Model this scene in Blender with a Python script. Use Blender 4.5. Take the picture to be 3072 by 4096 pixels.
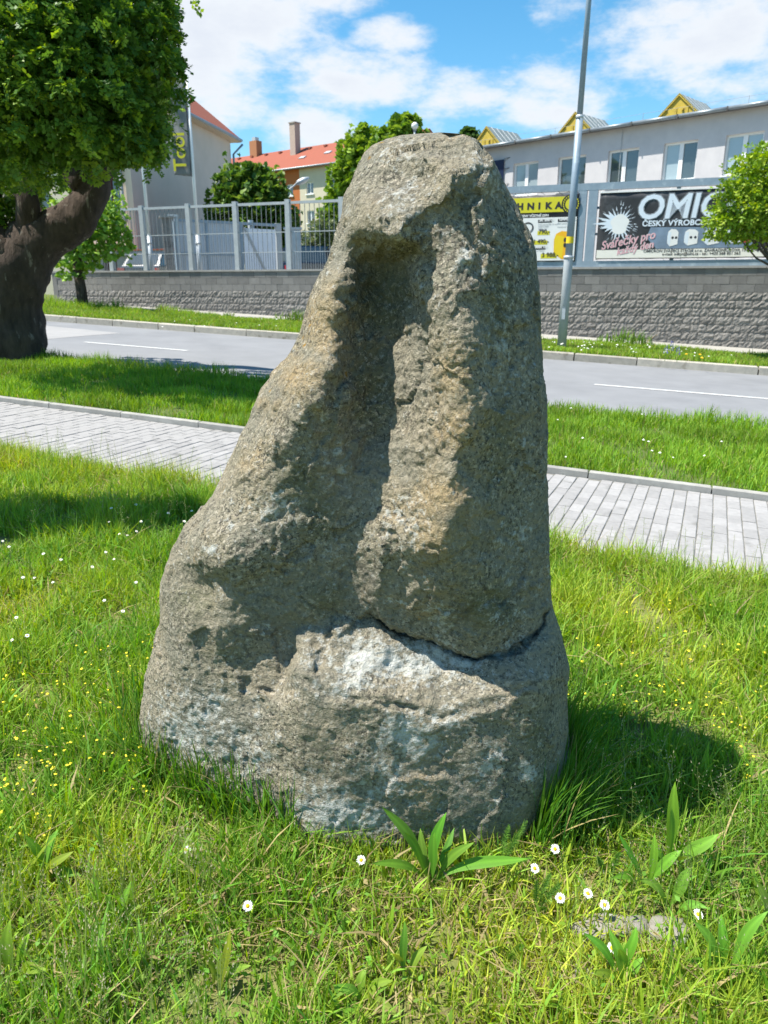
import bpy, math, random
import numpy as np
from mathutils import Matrix, Vector

# ------------------------------------------------------------------ scene, camera, sky, sun
sc = bpy.context.scene
for o in list(bpy.data.objects):
    bpy.data.objects.remove(o)
col = sc.collection
random.seed(7)
rng = np.random.default_rng(11)

F = 740.0                                   # focal length in pixels of the 768 px wide picture
TH = math.atan((512 - 285) / F)             # camera pitch below the horizon
ZC = 1.65                                   # eye height
cam_d = bpy.data.cameras.new('camera')
cam_d.sensor_fit = 'HORIZONTAL'
cam_d.sensor_width = 36.0
cam_d.lens = F / 768 * 36.0
cam_d.clip_start = 0.05
cam_d.clip_end = 3000
cam_d.dof.use_dof = True
cam_d.dof.focus_distance = 2.25
cam_d.dof.aperture_fstop = 9.0
cam = bpy.data.objects.new('camera', cam_d)
col.objects.link(cam)
cam.location = (0, 0, ZC)
cam.rotation_euler = (math.pi / 2 - TH, 0, 0)
sc.camera = cam

SUN_AZ = math.radians(-98.0)                # azimuth from +Y, clockwise seen from above
SUN_EL = math.radians(63.0)
sun_dir = Vector((math.sin(SUN_AZ) * math.cos(SUN_EL), math.cos(SUN_AZ) * math.cos(SUN_EL), math.sin(SUN_EL)))
sun_l = bpy.data.lights.new('sun', 'SUN')
sun_l.energy = 4.8
sun_l.angle = math.radians(0.53)
sun_l.color = (1.0, 0.95, 0.86)
sun = bpy.data.objects.new('sun', sun_l)
col.objects.link(sun)
sun.rotation_euler = (-sun_dir).to_track_quat('-Z', 'Y').to_euler()

sc.view_settings.view_transform = 'Standard'
sc.view_settings.look = 'None'
sc.view_settings.exposure = 1.0
sc.view_settings.gamma = 1.0
sc.view_settings.use_curve_mapping = False

def ray(qx, qy):
    """direction through a point of the photograph given in units of 1/1659 picture width"""
    k = 768 / 1659
    u = (qx * k - 384) / F
    w = (512 - qy * k) / F
    return np.array([u, math.cos(TH) + w * math.sin(TH), -math.sin(TH) + w * math.cos(TH)])

world = bpy.data.worlds.new('World')
sc.world = world
world.use_nodes = True
world.cycles.sampling_method = 'MANUAL'
world.cycles.sample_map_resolution = 256
sc.cycles.max_bounces = 6
sc.cycles.diffuse_bounces = 3
sc.cycles.glossy_bounces = 2
sc.cycles.transmission_bounces = 3
wn = world.node_tree
wn.nodes.clear()

def nd(nt, t, **kw):
    n = nt.nodes.new(t)
    for k, v in kw.items():
        if k.startswith('i_'):
            n.inputs[k[2:].replace('_', ' ')].default_value = v
        else:
            setattr(n, k, v)
    return n

def math_n(nt, op, a, b=None, clamp=False):
    n = nt.nodes.new('ShaderNodeMath')
    n.operation = op
    n.use_clamp = clamp
    for i, x in enumerate((a, b)):
        if x is None:
            continue
        if isinstance(x, (int, float)):
            n.inputs[i].default_value = x
        else:
            nt.links.new(x, n.inputs[i])
    return n.outputs[0]

def build_world():
    nt = wn
    L = nt.links.new
    out = nd(nt, 'ShaderNodeOutputWorld')
    sky = nd(nt, 'ShaderNodeTexSky', sky_type='NISHITA')
    sky.sun_disc = False
    sky.sun_elevation = SUN_EL
    sky.sun_rotation = SUN_AZ
    sky.altitude = 400
    sky.air_density = 1.0
    sky.dust_density = 0.6
    sky.ozone_density = 2.2
    hs = nd(nt, 'ShaderNodeHueSaturation')
    hs.inputs['Hue'].default_value = 0.485
    hs.inputs['Saturation'].default_value = 1.32
    hs.inputs['Value'].default_value = 1.3
    L(sky.outputs[0], hs.inputs['Color'])
    bg = nd(nt, 'ShaderNodeBackground')
    bg.inputs['Strength'].default_value = 0.078
    L(hs.outputs[0], bg.inputs['Color'])
    tc = nd(nt, 'ShaderNodeTexCoord')
    D = tc.outputs['Generated']
    sep = nd(nt, 'ShaderNodeSeparateXYZ')
    L(D, sep.inputs[0])
    zz = math_n(nt, 'ADD', math_n(nt, 'MAXIMUM', sep.outputs[2], 0.0), 0.16)
    cx = math_n(nt, 'DIVIDE', sep.outputs[0], zz)
    cy = math_n(nt, 'DIVIDE', sep.outputs[1], zz)
    comb = nd(nt, 'ShaderNodeCombineXYZ')
    L(cx, comb.inputs[0]); L(cy, comb.inputs[1])
    n1 = nd(nt, 'ShaderNodeTexNoise', i_Scale=1.5, i_Detail=5.0, i_Roughness=0.6, i_Distortion=0.3)
    L(comb.outputs[0], n1.inputs['Vector'])
    n2 = nd(nt, 'ShaderNodeTexNoise', i_Scale=7.0, i_Detail=6.0, i_Roughness=0.64, i_Distortion=0.0)
    mpn = nd(nt, 'ShaderNodeMapping')
    mpn.inputs['Scale'].default_value = (1.0, 1.0, 2.2)
    L(D, mpn.inputs['Vector'])
    L(mpn.outputs[0], n2.inputs['Vector'])
    # the clouds that stand in this sky: centre direction, radius across, radius up, weight
    blobs = [(430, 130, .17, .16, .66), (560, 60, .13, .10, .5), (740, 185, .19, .060, .55), (480, 215, .16, .085, .55),
             (650, 280, .12, .055, .6), (1030, 215, .13, .055, .55), (1500, 100, .22, .10, .50),
             (1180, 175, .13, .05, .45), (1620, 160, .2, .09, .40), (840, 80, .075, .028, .5), (1130, 225, .18, .05, .5),
             (1250, 5, .10, .04, .35), (700, -5, .09, .03, .4), (560, 330, .2, .06, .35)]
    acc = None
    for qx, qy, rx, rz, wgt in blobs:
        r = ray(qx, qy); r = r / np.linalg.norm(r)
        sb = nd(nt, 'ShaderNodeVectorMath', operation='SUBTRACT')
        L(D, sb.inputs[0]); sb.inputs[1].default_value = tuple(r)
        ml = nd(nt, 'ShaderNodeVectorMath', operation='MULTIPLY')
        L(sb.outputs[0], ml.inputs[0]); ml.inputs[1].default_value = (1 / rx, 1 / rx, 1 / rz)
        ln = nd(nt, 'ShaderNodeVectorMath', operation='LENGTH')
        L(ml.outputs[0], ln.inputs[0])
        v = math_n(nt, 'SUBTRACT', 1.0, ln.outputs['Value'], clamp=True)
        v = math_n(nt, 'MULTIPLY', math_n(nt, 'POWER', v, 0.7), wgt)
        acc = v if acc is None else math_n(nt, 'MAXIMUM', acc, v)
    dens = math_n(nt, 'ADD', math_n(nt, 'MULTIPLY', n1.outputs[0], 0.55), math_n(nt, 'MULTIPLY', n2.outputs[0], 1.05))
    dens = math_n(nt, 'ADD', dens, acc)
    mr = nd(nt, 'ShaderNodeMapRange')
    mr.interpolation_type = 'SMOOTHSTEP'
    mr.inputs['From Min'].default_value = 1.02
    mr.inputs['From Max'].default_value = 1.32
    mr.inputs['To Max'].default_value = 0.97
    L(dens, mr.inputs['Value'])
    # thick middles are a little greyer than the sunlit rims
    cr = nd(nt, 'ShaderNodeMapRange')
    cr.inputs['From Min'].default_value = 1.2
    cr.inputs['From Max'].default_value = 1.75
    L(dens, cr.inputs['Value'])
    mixc = nd(nt, 'ShaderNodeMix', data_type='RGBA')
    L(cr.outputs[0], mixc.inputs['Factor'])
    mixc.inputs['A'].default_value = (0.72, 0.75, 0.78, 1)
    mixc.inputs['B'].default_value = (0.54, 0.58, 0.67, 1)
    bg2 = nd(nt, 'ShaderNodeBackground')
    bg2.inputs['Strength'].default_value = 0.66
    L(mixc.outputs['Result'], bg2.inputs['Color'])
    ms = nd(nt, 'ShaderNodeMixShader')
    L(mr.outputs[0], ms.inputs[0]); L(bg.outputs[0], ms.inputs[1]); L(bg2.outputs[0], ms.inputs[2])
    L(ms.outputs[0], out.inputs['Surface'])
build_world()

# ------------------------------------------------------------------ the lie of the land
AZ = math.radians(-66.5)                    # the street climbs to the left along S; T points across it
S = np.array([math.sin(AZ), math.cos(AZ)])
T = np.array([math.cos(AZ), -math.sin(AZ)])
RISE = 0.045
CAM = np.array([0, 0, ZC])

def st(s, t, z=0.0):
    p = S * s + T * t
    return np.array([p[0], p[1], z])
def gz(s):
    return RISE * np.clip(s, -30, 40)
def s_of(x, y): return x * S[0] + y * S[1]
def t_of(x, y): return x * T[0] + y * T[1]
walk_near = lambda s: 4.60 - .015 * s
walk_far = lambda s: 6.50 - .044 * s
road_near = lambda s: 10.0 - .07 * s
road_far = lambda s: 16.62 - .08 * s
path_near = lambda s: 19.75 - .05 * s
wall_t = lambda s: 21.6 - .05 * s
VERGE = .13

def proj(P):
    d = P - CAM
    dep = d[..., 1] * math.cos(TH) - d[..., 2] * math.sin(TH)
    up = d[..., 1] * math.sin(TH) + d[..., 2] * math.cos(TH)
    dep = np.where(dep < .05, .05, dep)
    return 384 + F * d[..., 0] / dep, 512 - F * up / dep, dep
def gnd(qx, qy, off=0.0):
    d = ray(qx, qy)
    k = (off - ZC) / (d[2] - RISE * (d[0] * S[0] + d[1] * S[1]))
    return CAM + k * d
def at_y(qx, qy, Y):
    d = ray(qx, qy)
    return CAM + d * Y / d[1]
class Plane:
    """an upright plane through A running along azimuth az; n faces the street"""
    def __init__(self, A, az, flip=False):
        self.A = np.array(A[:2], float)
        self.d = np.array([math.sin(math.radians(az)), math.cos(math.radians(az))])
        n = np.array([self.d[1], -self.d[0]])
        if n @ (-self.A) < 0: n = -n
        self.n = n
    def hit(self, qx, qy):
        r = ray(qx, qy)
        k = (self.A @ self.n) / (r[:2] @ self.n)
        p = CAM + k * r
        return (p[:2] - self.A) @ self.d, p[2]
    def p(self, m, z, o=0.0):
        q = self.A + self.d * m + self.n * o
        return np.array([q[0], q[1], z])

# ------------------------------------------------------------------ noise in numpy
_perm = np.random.default_rng(3).permutation(256)
_perm = np.concatenate([_perm, _perm, _perm])
_grad = np.random.default_rng(5).normal(size=(256, 3))
_grad /= np.linalg.norm(_grad, axis=1)[:, None]
def noise3(P):
    Pi = np.floor(P).astype(int); f = P - Pi
    Pi &= 255
    u = f * f * f * (f * (f * 6 - 15) + 10)
    r = 0
    for dx in (0, 1):
        wx = u[:, 0] if dx else 1 - u[:, 0]
        for dy in (0, 1):
            wy = u[:, 1] if dy else 1 - u[:, 1]
            for dz in (0, 1):
                wz = u[:, 2] if dz else 1 - u[:, 2]
                h = _perm[_perm[_perm[(Pi[:, 0] + dx) & 255] + ((Pi[:, 1] + dy) & 255)] + ((Pi[:, 2] + dz) & 255)]
                g = _grad[h]
                r = r + wx * wy * wz * ((f[:, 0] - dx) * g[:, 0] + (f[:, 1] - dy) * g[:, 1] + (f[:, 2] - dz) * g[:, 2])
    return r * 1.6
def fbm(P, octs=4, gain=.5):
    a = 1; r = 0; Q = P.copy()
    for i in range(octs):
        r = r + a * noise3(Q + i * 17.3); a *= gain; Q = Q * 2.03
    return r

def cells(P, amp, slope, seed):
    """broken facets: every cell of a jittered lattice is a small plane of its own height and tilt"""
    r = np.random.default_rng(seed)
    tab = r.random((4096, 3)); ht = r.uniform(-1, 1, 4096); tl = r.normal(size=(4096, 3))
    Pi = np.floor(P).astype(int)
    best = np.full(len(P), 9e9); out = np.zeros(len(P))
    for dx in (-1, 0, 1):
        for dy in (-1, 0, 1):
            for dz in (-1, 0, 1):
                c = Pi + np.array([dx, dy, dz])
                h = (c[:, 0] * 73856093 ^ c[:, 1] * 19349663 ^ c[:, 2] * 83492791) & 4095
                q = P - (c + tab[h])
                d = (q * q).sum(1)
                m = d < best
                best = np.where(m, d, best)
                out = np.where(m, ht[h] * amp + (tl[h] * q).sum(1) * slope, out)
    return out

# ------------------------------------------------------------------ materials
MATS = {}
def new_mat(name):
    m = bpy.data.materials.new(name)
    m.use_nodes = True
    nt = m.node_tree
    b = nt.nodes['Principled BSDF']
    MATS[name] = m
    return m, nt, b

def surf(name, c1, c2=None, rough=.8, scale=8.0, detail=6.0, bump=0.0, bscale=60.0, metal=0.0, spec=.3, stretch=(1, 1, 1), rnd=0.0, c3=None, s3=2.0, t3=.55, w3=.1, coat=0.0):
    """a surface with two tones mottled by noise, optional patches c3, optional relief"""
    m, nt, b = new_mat(name)
    L = nt.links.new
    b.inputs['Roughness'].default_value = rough
    b.inputs['Metallic'].default_value = metal
    b.inputs['Specular IOR Level'].default_value = spec
    b.inputs['Coat Weight'].default_value = coat
    if c2 is None:
        c2 = tuple(x * .82 for x in c1)
    tc = nd(nt, 'ShaderNodeTexCoord')
    mp = nd(nt, 'ShaderNodeMapping')
    mp.inputs['Scale'].default_value = stretch
    L(tc.outputs['Object'], mp.inputs['Vector'])
    vec = mp.outputs[0]
    oi = None
    if rnd:
        oi = nd(nt, 'ShaderNodeObjectInfo')
        ad = nd(nt, 'ShaderNodeVectorMath', operation='ADD')
        sc_ = nd(nt, 'ShaderNodeVectorMath', operation='SCALE')
        cmb = nd(nt, 'ShaderNodeCombineXYZ')
        for i in range(3): L(oi.outputs['Random'], cmb.inputs[i])
        L(cmb.outputs[0], sc_.inputs[0]); sc_.inputs['Scale'].default_value = 37.0
        L(vec, ad.inputs[0]); L(sc_.outputs[0], ad.inputs[1])
        vec = ad.outputs[0]
    nz = nd(nt, 'ShaderNodeTexNoise', i_Scale=scale, i_Detail=detail, i_Roughness=.6)
    L(vec, nz.inputs['Vector'])
    mr = nd(nt, 'ShaderNodeMapRange')
    mr.inputs['From Min'].default_value = .33; mr.inputs['From Max'].default_value = .67
    L(nz.outputs[0], mr.inputs['Value'])
    mx = nd(nt, 'ShaderNodeMix', data_type='RGBA')
    mx.inputs['A'].default_value = (*c1, 1); mx.inputs['B'].default_value = (*c2, 1)
    L(mr.outputs[0], mx.inputs['Factor'])
    colr = mx.outputs['Result']
    if c3 is not None:
        n3 = nd(nt, 'ShaderNodeTexNoise', i_Scale=s3, i_Detail=5.0, i_Roughness=.65)
        L(vec, n3.inputs['Vector'])
        m3 = nd(nt, 'ShaderNodeMapRange')
        m3.inputs['From Min'].default_value = t3; m3.inputs['From Max'].default_value = t3 + w3
        L(n3.outputs[0], m3.inputs['Value'])
        x3 = nd(nt, 'ShaderNodeMix', data_type='RGBA')
        L(m3.outputs[0], x3.inputs['Factor']); L(colr, x3.inputs['A']); x3.inputs['B'].default_value = (*c3, 1)
        colr = x3.outputs['Result']
    if rnd:
        hv = nd(nt, 'ShaderNodeHueSaturation')
        v = math_n(nt, 'ADD', 1 - rnd, math_n(nt, 'MULTIPLY', oi.outputs['Random'], 2 * rnd))
        L(v, hv.inputs['Value']); L(colr, hv.inputs['Color'])
        colr = hv.outputs[0]
    L(colr, b.inputs['Base Color'])
    if bump:
        nb = nd(nt, 'ShaderNodeTexNoise', i_Scale=bscale, i_Detail=6.0, i_Roughness=.65)
        L(vec, nb.inputs['Vector'])
        bp = nd(nt, 'ShaderNodeBump')
        bp.inputs['Strength'].default_value = bump
        bp.inputs['Distance'].default_value = .6 / bscale
        L(nb.outputs[0], bp.inputs['Height']); L(bp.outputs[0], b.inputs['Normal'])
    return m

def leafmat(name, trans=.35, rough=.5, tint=(1, 1, 1), attr='Col'):
    m, nt, b = new_mat(name)
    L = nt.links.new
    at = nd(nt, 'ShaderNodeAttribute', attribute_name=attr)
    mul = nd(nt, 'ShaderNodeMix', data_type='RGBA', blend_type='MULTIPLY')
    mul.inputs['Factor'].default_value = 1
    mul.inputs['B'].default_value = (*tint, 1)
    L(at.outputs['Color'], mul.inputs['A'])
    c = mul.outputs['Result']
    L(c, b.inputs['Base Color'])
    b.inputs['Roughness'].default_value = rough
    b.inputs['Specular IOR Level'].default_value = .3
    tr = nd(nt, 'ShaderNodeBsdfTranslucent')
    hs = nd(nt, 'ShaderNodeHueSaturation')
    hs.inputs['Hue'].default_value = .485
    hs.inputs['Saturation'].default_value = 1.1
    hs.inputs['Value'].default_value = 1.6
    L(c, hs.inputs['Color']); L(hs.outputs[0], tr.inputs['Color'])
    mx = nd(nt, 'ShaderNodeMixShader')
    mx.inputs[0].default_value = trans
    out = nt.nodes['Material Output']
    L(b.outputs[0], mx.inputs[1]); L(tr.outputs[0], mx.inputs[2]); L(mx.outputs[0], out.inputs['Surface'])
    return m

leafmat('grass', .34, .62)
leafmat('foliage', .30, .5)
surf('soil', (.115, .15, .03), (.17, .165, .06), .95, 14, bump=.5, bscale=50)
surf('verge_soil', (.075, .115, .022), (.10, .12, .035), .95, 6, bump=.5, bscale=40)
surf('asphalt', (.195, .198, .205), (.225, .228, .235), .88, 1.2, 8, bump=.25, bscale=220, c3=(.165, .168, .175), s3=.35, t3=.52, w3=.2)
surf('patch_asphalt', (.27, .265, .26), (.31, .30, .295), .9, 2.0, 8, bump=.25, bscale=220)
surf('paint', (.62, .62, .60), (.5, .5, .49), .75, 20, c3=(.25, .25, .25), s3=30, t3=.62, w3=.05)
surf('paver', (.315, .305, .297), (.265, .258, .252), .9, 22, 6, bump=.3, bscale=300, rnd=.11, c3=(.20, .195, .185), s3=3.0, t3=.60, w3=.12)
surf('joint', (.19, .185, .165), (.14, .138, .12), .95, 30)
surf('kerb', (.36, .35, .32), (.27, .26, .24), .9, 9, bump=.3, bscale=120, rnd=.1, c3=(.2, .2, .16), s3=4, t3=.6)
surf('granite_kerb', (.42, .385, .32), (.31, .29, .245), .9, 9, bump=.4, bscale=90, rnd=.12, c3=(.2, .18, .14), s3=4, t3=.58)
surf('path', (.36, .345, .31), (.30, .29, .265), .95, 6, bump=.2, bscale=90)
surf('gravel', (.33, .31, .28), (.26, .25, .23), .95, 3, bump=.4, bscale=50)
surf('block_smooth', (.20, .192, .182), (.165, .158, .15), .95, 5, bump=.4, bscale=70, rnd=.14, c3=(.15, .145, .14), s3=1.2, t3=.55, w3=.2)
surf('block_split', (.25, .233, .214), (.17, .16, .148), .95, 14, bump=1.0, bscale=38, rnd=.14)
surf('mortar', (.20, .19, .178), (.16, .155, .148), .95, 10)
surf('wall_cap', (.33, .32, .30), (.27, .26, .25), .9, 6, bump=.3, bscale=70)
surf('galv', (.40, .425, .435), (.33, .355, .37), .6, 7, metal=.08, spec=.4, bump=.05)
surf('galv_blue', (.255, .325, .385), (.205, .265, .325), .5, 6, metal=.1, spec=.5, c3=(.33, .40, .45), s3=3)
surf('galv_light', (.50, .53, .55), (.42, .45, .47), .45, 7, metal=.3, spec=.5)
surf('bar_steel', (.22, .235, .245), (.17, .185, .195), .6, 7, metal=.1)
surf('rust', (.20, .09, .04), (.12, .06, .03), .9, 20)
def paint_mat(name, c, rough=.5, var=.06, coat=0.0):
    return surf(name, c, tuple(x * (1 - var) for x in c), rough, 4, coat=coat)

paint_mat('black_pvc', (.018, .019, .021), .38)
surf('grey_pvc', (.045, .045, .048), (.03, .03, .032), .4, 3, c3=(.10, .105, .11), s3=2.2, t3=.5, w3=.25)
paint_mat('yellow_print', (.60, .55, .03), .5)
paint_mat('sticker_yellow', (.75, .55, .02), .5)
paint_mat('orange_print', (.80, .42, .02), .5)
paint_mat('white_print', (.74, .74, .72), .5)
paint_mat('cream_print', (.76, .73, .66), .5)
paint_mat('pale_blue_print', (.64, .71, .78), .5)
paint_mat('grey_print', (.38, .40, .42), .5)
paint_mat('blue_glow_print', (.20, .27, .36), .5, .3)
paint_mat('pink_print', (.68, .36, .40), .5)
paint_mat('red_print', (.55, .06, .08), .5)
paint_mat('dark_print', (.03, .03, .035), .5)
paint_mat('navy_pvc', (.012, .02, .055), .4)
surf('plaster', (.55, .53, .53), (.49, .475, .48), .95, 2.0, 8, bump=.25, bscale=60, c3=(.47, .455, .455), s3=.8, t3=.58, w3=.2)
surf('plaster_shaded', (.62, .53, .46), (.57, .49, .42), .95, 1.0, 6, bump=.2, bscale=30)  # house side wall: its shaded tone is put into the colour
surf('plaster_sunlit', (.74, .64, .49), (.70, .60, .46), .95, 1.5, 6)  # same house plaster on the sunlit front, lightness painted in
surf('facade_cream', (.56, .51, .38), (.52, .475, .355), .95, 1.5, 6)
surf('facade_orange', (.46, .15, .05), (.41, .13, .042), .95, 1.5, 6)
surf('soffit', (.62, .50, .36), (.58, .46, .33), .9, 3)
surf('roof_tile', (.31, .095, .058), (.24, .072, .044), .9, 14, 6, bump=.3, bscale=16, c3=(.24, .085, .05), s3=.8, t3=.58, w3=.15)
surf('roof_metal', (.25, .285, .275), (.19, .22, .21), .55, 5, 6, metal=.2, stretch=(1, 1, 1))
surf('roof_felt', (.12, .115, .11), (.09, .088, .085), .95, 6)
surf('gutter', (.26, .29, .31), (.20, .225, .24), .45, 4, metal=.45)
surf('ochre_sheet', (.54, .40, .06), (.44, .32, .05), .7, 4, 8, c3=(.24, .16, .06), s3=5, t3=.60, w3=.06)
surf('window_frame', (.80, .80, .79), (.76, .76, .75), .4, 5)
surf('brick', (.42, .20, .10), (.34, .16, .08), .95, 20)
surf('chimney_render', (.46, .37, .31), (.40, .32, .27), .95, 5)
surf('maroon', (.085, .022, .02), (.06, .018, .016), .7, 6)
surf('concrete', (.36, .34, .31), (.28, .265, .245), .95, 8, bump=.5, bscale=60)
surf('gate_sheet', (.46, .50, .54), (.40, .445, .49), .55, 3, metal=.15)
surf('banner_cloth', (.70, .73, .77), (.62, .66, .72), .6, 2.5, c3=(.56, .60, .70), s3=2.2, t3=.55, w3=.12)
surf('flag_cloth', (.21, .215, .21), (.16, .165, .165), .8, 4)
surf('car_white', (.74, .75, .76), (.72, .73, .74), .3, 3, coat=.8, spec=.5)
surf('car_navy', (.012, .022, .055), (.010, .018, .045), .25, 3, coat=1.0, spec=.6)
surf('car_blue', (.02, .04, .065), (.018, .036, .058), .3, 3, coat=.3, spec=.6)
surf('tyre', (.02, .02, .02), (.028, .028, .028), .9, 20)
surf('rim', (.45, .46, .47), (.38, .39, .40), .35, 6, metal=.8)
surf('tail_light', (.42, .035, .04), (.34, .02, .025), .2, 9, coat=1.0)
surf('lamp_glass', (.72, .72, .70), (.68, .68, .66), .25, 5)
surf('bark', (.085, .062, .048), (.036, .027, .021), .95, 12, 8, bump=1.0, bscale=14, stretch=(1, 1, .22), c3=(.19, .165, .135), s3=9, t3=.60, w3=.06)
surf('bark_young', (.10, .085, .065), (.06, .05, .04), .95, 16, 8, bump=.6, bscale=40, stretch=(1, 1, .4))
surf('flat_stone', (.27, .252, .218), (.20, .188, .16), .95, 12, bump=.6, bscale=70, c3=(.40, .40, .37), s3=18, t3=.58, w3=.04)
surf('petal', (.84, .84, .82), (.80, .80, .80), .6, 20)
surf('daisy_centre', (.75, .47, .01), (.62, .36, .01), .8, 60)
surf('stem', (.10, .20, .03), (.08, .15, .02), .6, 20)

def glassmat(name, c=(.055, .075, .085), rough=.04):
    m, nt, b = new_mat(name)
    b.inputs['Base Color'].default_value = (*c, 1)
    b.inputs['Roughness'].default_value = rough
    b.inputs['Specular IOR Level'].default_value = .9
    b.inputs['IOR'].default_value = 1.6
    nz = nd(nt, 'ShaderNodeTexNoise', i_Scale=.9, i_Detail=2.0)
    tc = nd(nt, 'ShaderNodeTexCoord')
    nt.links.new(tc.outputs['Object'], nz.inputs['Vector'])
    bp = nd(nt, 'ShaderNodeBump'); bp.inputs['Strength'].default_value = .06; bp.inputs['Distance'].default_value = .1
    nt.links.new(nz.outputs[0], bp.inputs['Height']); nt.links.new(bp.outputs[0], b.inputs['Normal'])
    return m
glassmat('glass')
glassmat('blind', (.30, .37, .40), .12)

# ------------------------------------------------------------------ mesh helpers
ORG = {}
def link(o):
    col.objects.link(o)
    return o
def mesh_obj(name, verts, faces, mat, parent=None, smooth=False):
    verts = np.asarray(verts, float).reshape(-1, 3)
    org = ORG.get(parent.name, np.zeros(3)) if parent is not None else np.zeros(3)
    me = bpy.data.meshes.new(name)
    me.from_pydata((verts - org).tolist(), [], faces)
    me.update()
    o = bpy.data.objects.new(name, me)
    if mat:
        me.materials.append(MATS[mat])
    if smooth:
        me.shade_smooth()
    if parent is not None:
        o.parent = parent
        ORG[o.name] = org
    link(o)
    return o
def np_mesh(name, verts, tris, cols=None, mat=None, parent=None, smooth=False):
    """big triangle meshes straight from arrays"""
    org = ORG.get(parent.name, np.zeros(3)) if parent is not None else np.zeros(3)
    verts = np.ascontiguousarray(verts - org, dtype=np.float32)
    tris = np.ascontiguousarray(tris, dtype=np.int32)
    me = bpy.data.meshes.new(name)
    me.vertices.add(len(verts)); me.vertices.foreach_set('co', verts.ravel())
    k = tris.shape[1]
    me.loops.add(tris.size); me.loops.foreach_set('vertex_index', tris.ravel())
    me.polygons.add(len(tris))
    me.polygons.foreach_set('loop_start', np.arange(0, tris.size, k, dtype=np.int32))
    me.polygons.foreach_set('loop_total', np.full(len(tris), k, dtype=np.int32))
    me.update(calc_edges=True)
    if cols is not None:
        a = me.color_attributes.new('Col', 'FLOAT_COLOR', 'POINT')
        c4 = np.ones((len(verts), 4), np.float32); c4[:, :3] = cols
        a.data.foreach_set('color', c4.ravel())
    if mat: me.materials.append(MATS[mat])
    if smooth: me.shade_smooth()
    o = bpy.data.objects.new(name, me)
    if parent is not None:
        o.parent = parent
        ORG[o.name] = org
    link(o)
    return o
def thing(name, loc, label, cat, group=None):
    o = bpy.data.objects.new(name, None)
    o.empty_display_size = .1
    o.location = tuple(float(x) for x in loc)
    link(o)
    ORG[o.name] = np.array(loc, float)
    tag(o, label, cat, group)
    return o
def tag(o, label=None, cat=None, group=None, kind=None):
    if label: o['label'] = label
    if cat: o['category'] = cat
    if group: o['group'] = group
    if kind: o['kind'] = kind
    return o

class MB:
    def __init__(self): self.v = []; self.f = []
    def add(self, vs, fs):
        b = len(self.v)
        self.v += [np.asarray(p, float) for p in vs]
        self.f += [tuple(i + b for i in f) for f in fs]
        return self
    def hexa(self, p):   # p: 8 corners, bottom ring then top ring
        return self.add(p, [(3, 2, 1, 0), (4, 5, 6, 7), (0, 1, 5, 4), (1, 2, 6, 5), (2, 3, 7, 6), (3, 0, 4, 7)])
    def box(self, c, ax, ay, az, hx, hy, hz):
        c = np.asarray(c, float); ax, ay, az = (np.asarray(a, float) for a in (ax, ay, az))
        P = []
        for k in (-1, 1):
            for i, j in ((-1, -1), (1, -1), (1, 1), (-1, 1)):
                P.append(c + ax * hx * i + ay * hy * j + az * hz * k)
        return self.hexa(P)
    def pbox(self, pl, m0, m1, z0, z1, o0, o1):
        """box on an upright Plane: along, up, outwards"""
        return self.hexa([pl.p(m0, z0, o0), pl.p(m1, z0, o0), pl.p(m1, z0, o1), pl.p(m0, z0, o1),
                          pl.p(m0, z1, o0), pl.p(m1, z1, o0), pl.p(m1, z1, o1), pl.p(m0, z1, o1)])
    def tube(self, pts, rad, n=10, cap=True):
        pts = [np.asarray(p, float) for p in pts]
        if np.isscalar(rad): rad = [rad] * len(pts)
        b = len(self.v)
        t0 = pts[1] - pts[0]; t0 = t0 / np.linalg.norm(t0)
        a = np.cross(t0, [0, 0, 1.]) if abs(t0[2]) < .9 else np.cross(t0, [1., 0, 0])
        a /= np.linalg.norm(a)
        for i, p in enumerate(pts):
            t = pts[min(i + 1, len(pts) - 1)] - pts[max(i - 1, 0)]
            t = t / (np.linalg.norm(t) + 1e-9)
            a = a - t * (a @ t); a /= np.linalg.norm(a)
            c = np.cross(t, a)
            for k in range(n):
                w = 2 * math.pi * k / n
                self.v.append(p + (a * math.cos(w) + c * math.sin(w)) * rad[i])
        for i in range(len(pts) - 1):
            for k in range(n):
                self.f.append((b + i * n + k, b + i * n + (k + 1) % n, b + (i + 1) * n + (k + 1) % n, b + (i + 1) * n + k))
        if cap:
            self.f.append(tuple(b + k for k in range(n - 1, -1, -1)))
            e = b + (len(pts) - 1) * n
            self.f.append(tuple(e + k for k in range(n)))
        return self
    def poly(self, pts, flip=False):
        f = list(range(len(pts)))
        return self.add(pts, [tuple(f[::-1] if flip else f)])
    def prism(self, pts, off):
        """polygon swept by the vector off"""
        n = len(pts); off = np.asarray(off, float)
        vs = [np.asarray(p, float) for p in pts] + [np.asarray(p, float) + off for p in pts]
        fs = [tuple(range(n - 1, -1, -1)), tuple(range(n, 2 * n))]
        fs += [(i, (i + 1) % n, n + (i + 1) % n, n + i) for i in range(n)]
        return self.add(vs, fs)
    def build(self, name, mat, parent=None, smooth=False):
        return mesh_obj(name, self.v, self.f, mat, parent, smooth)

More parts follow.
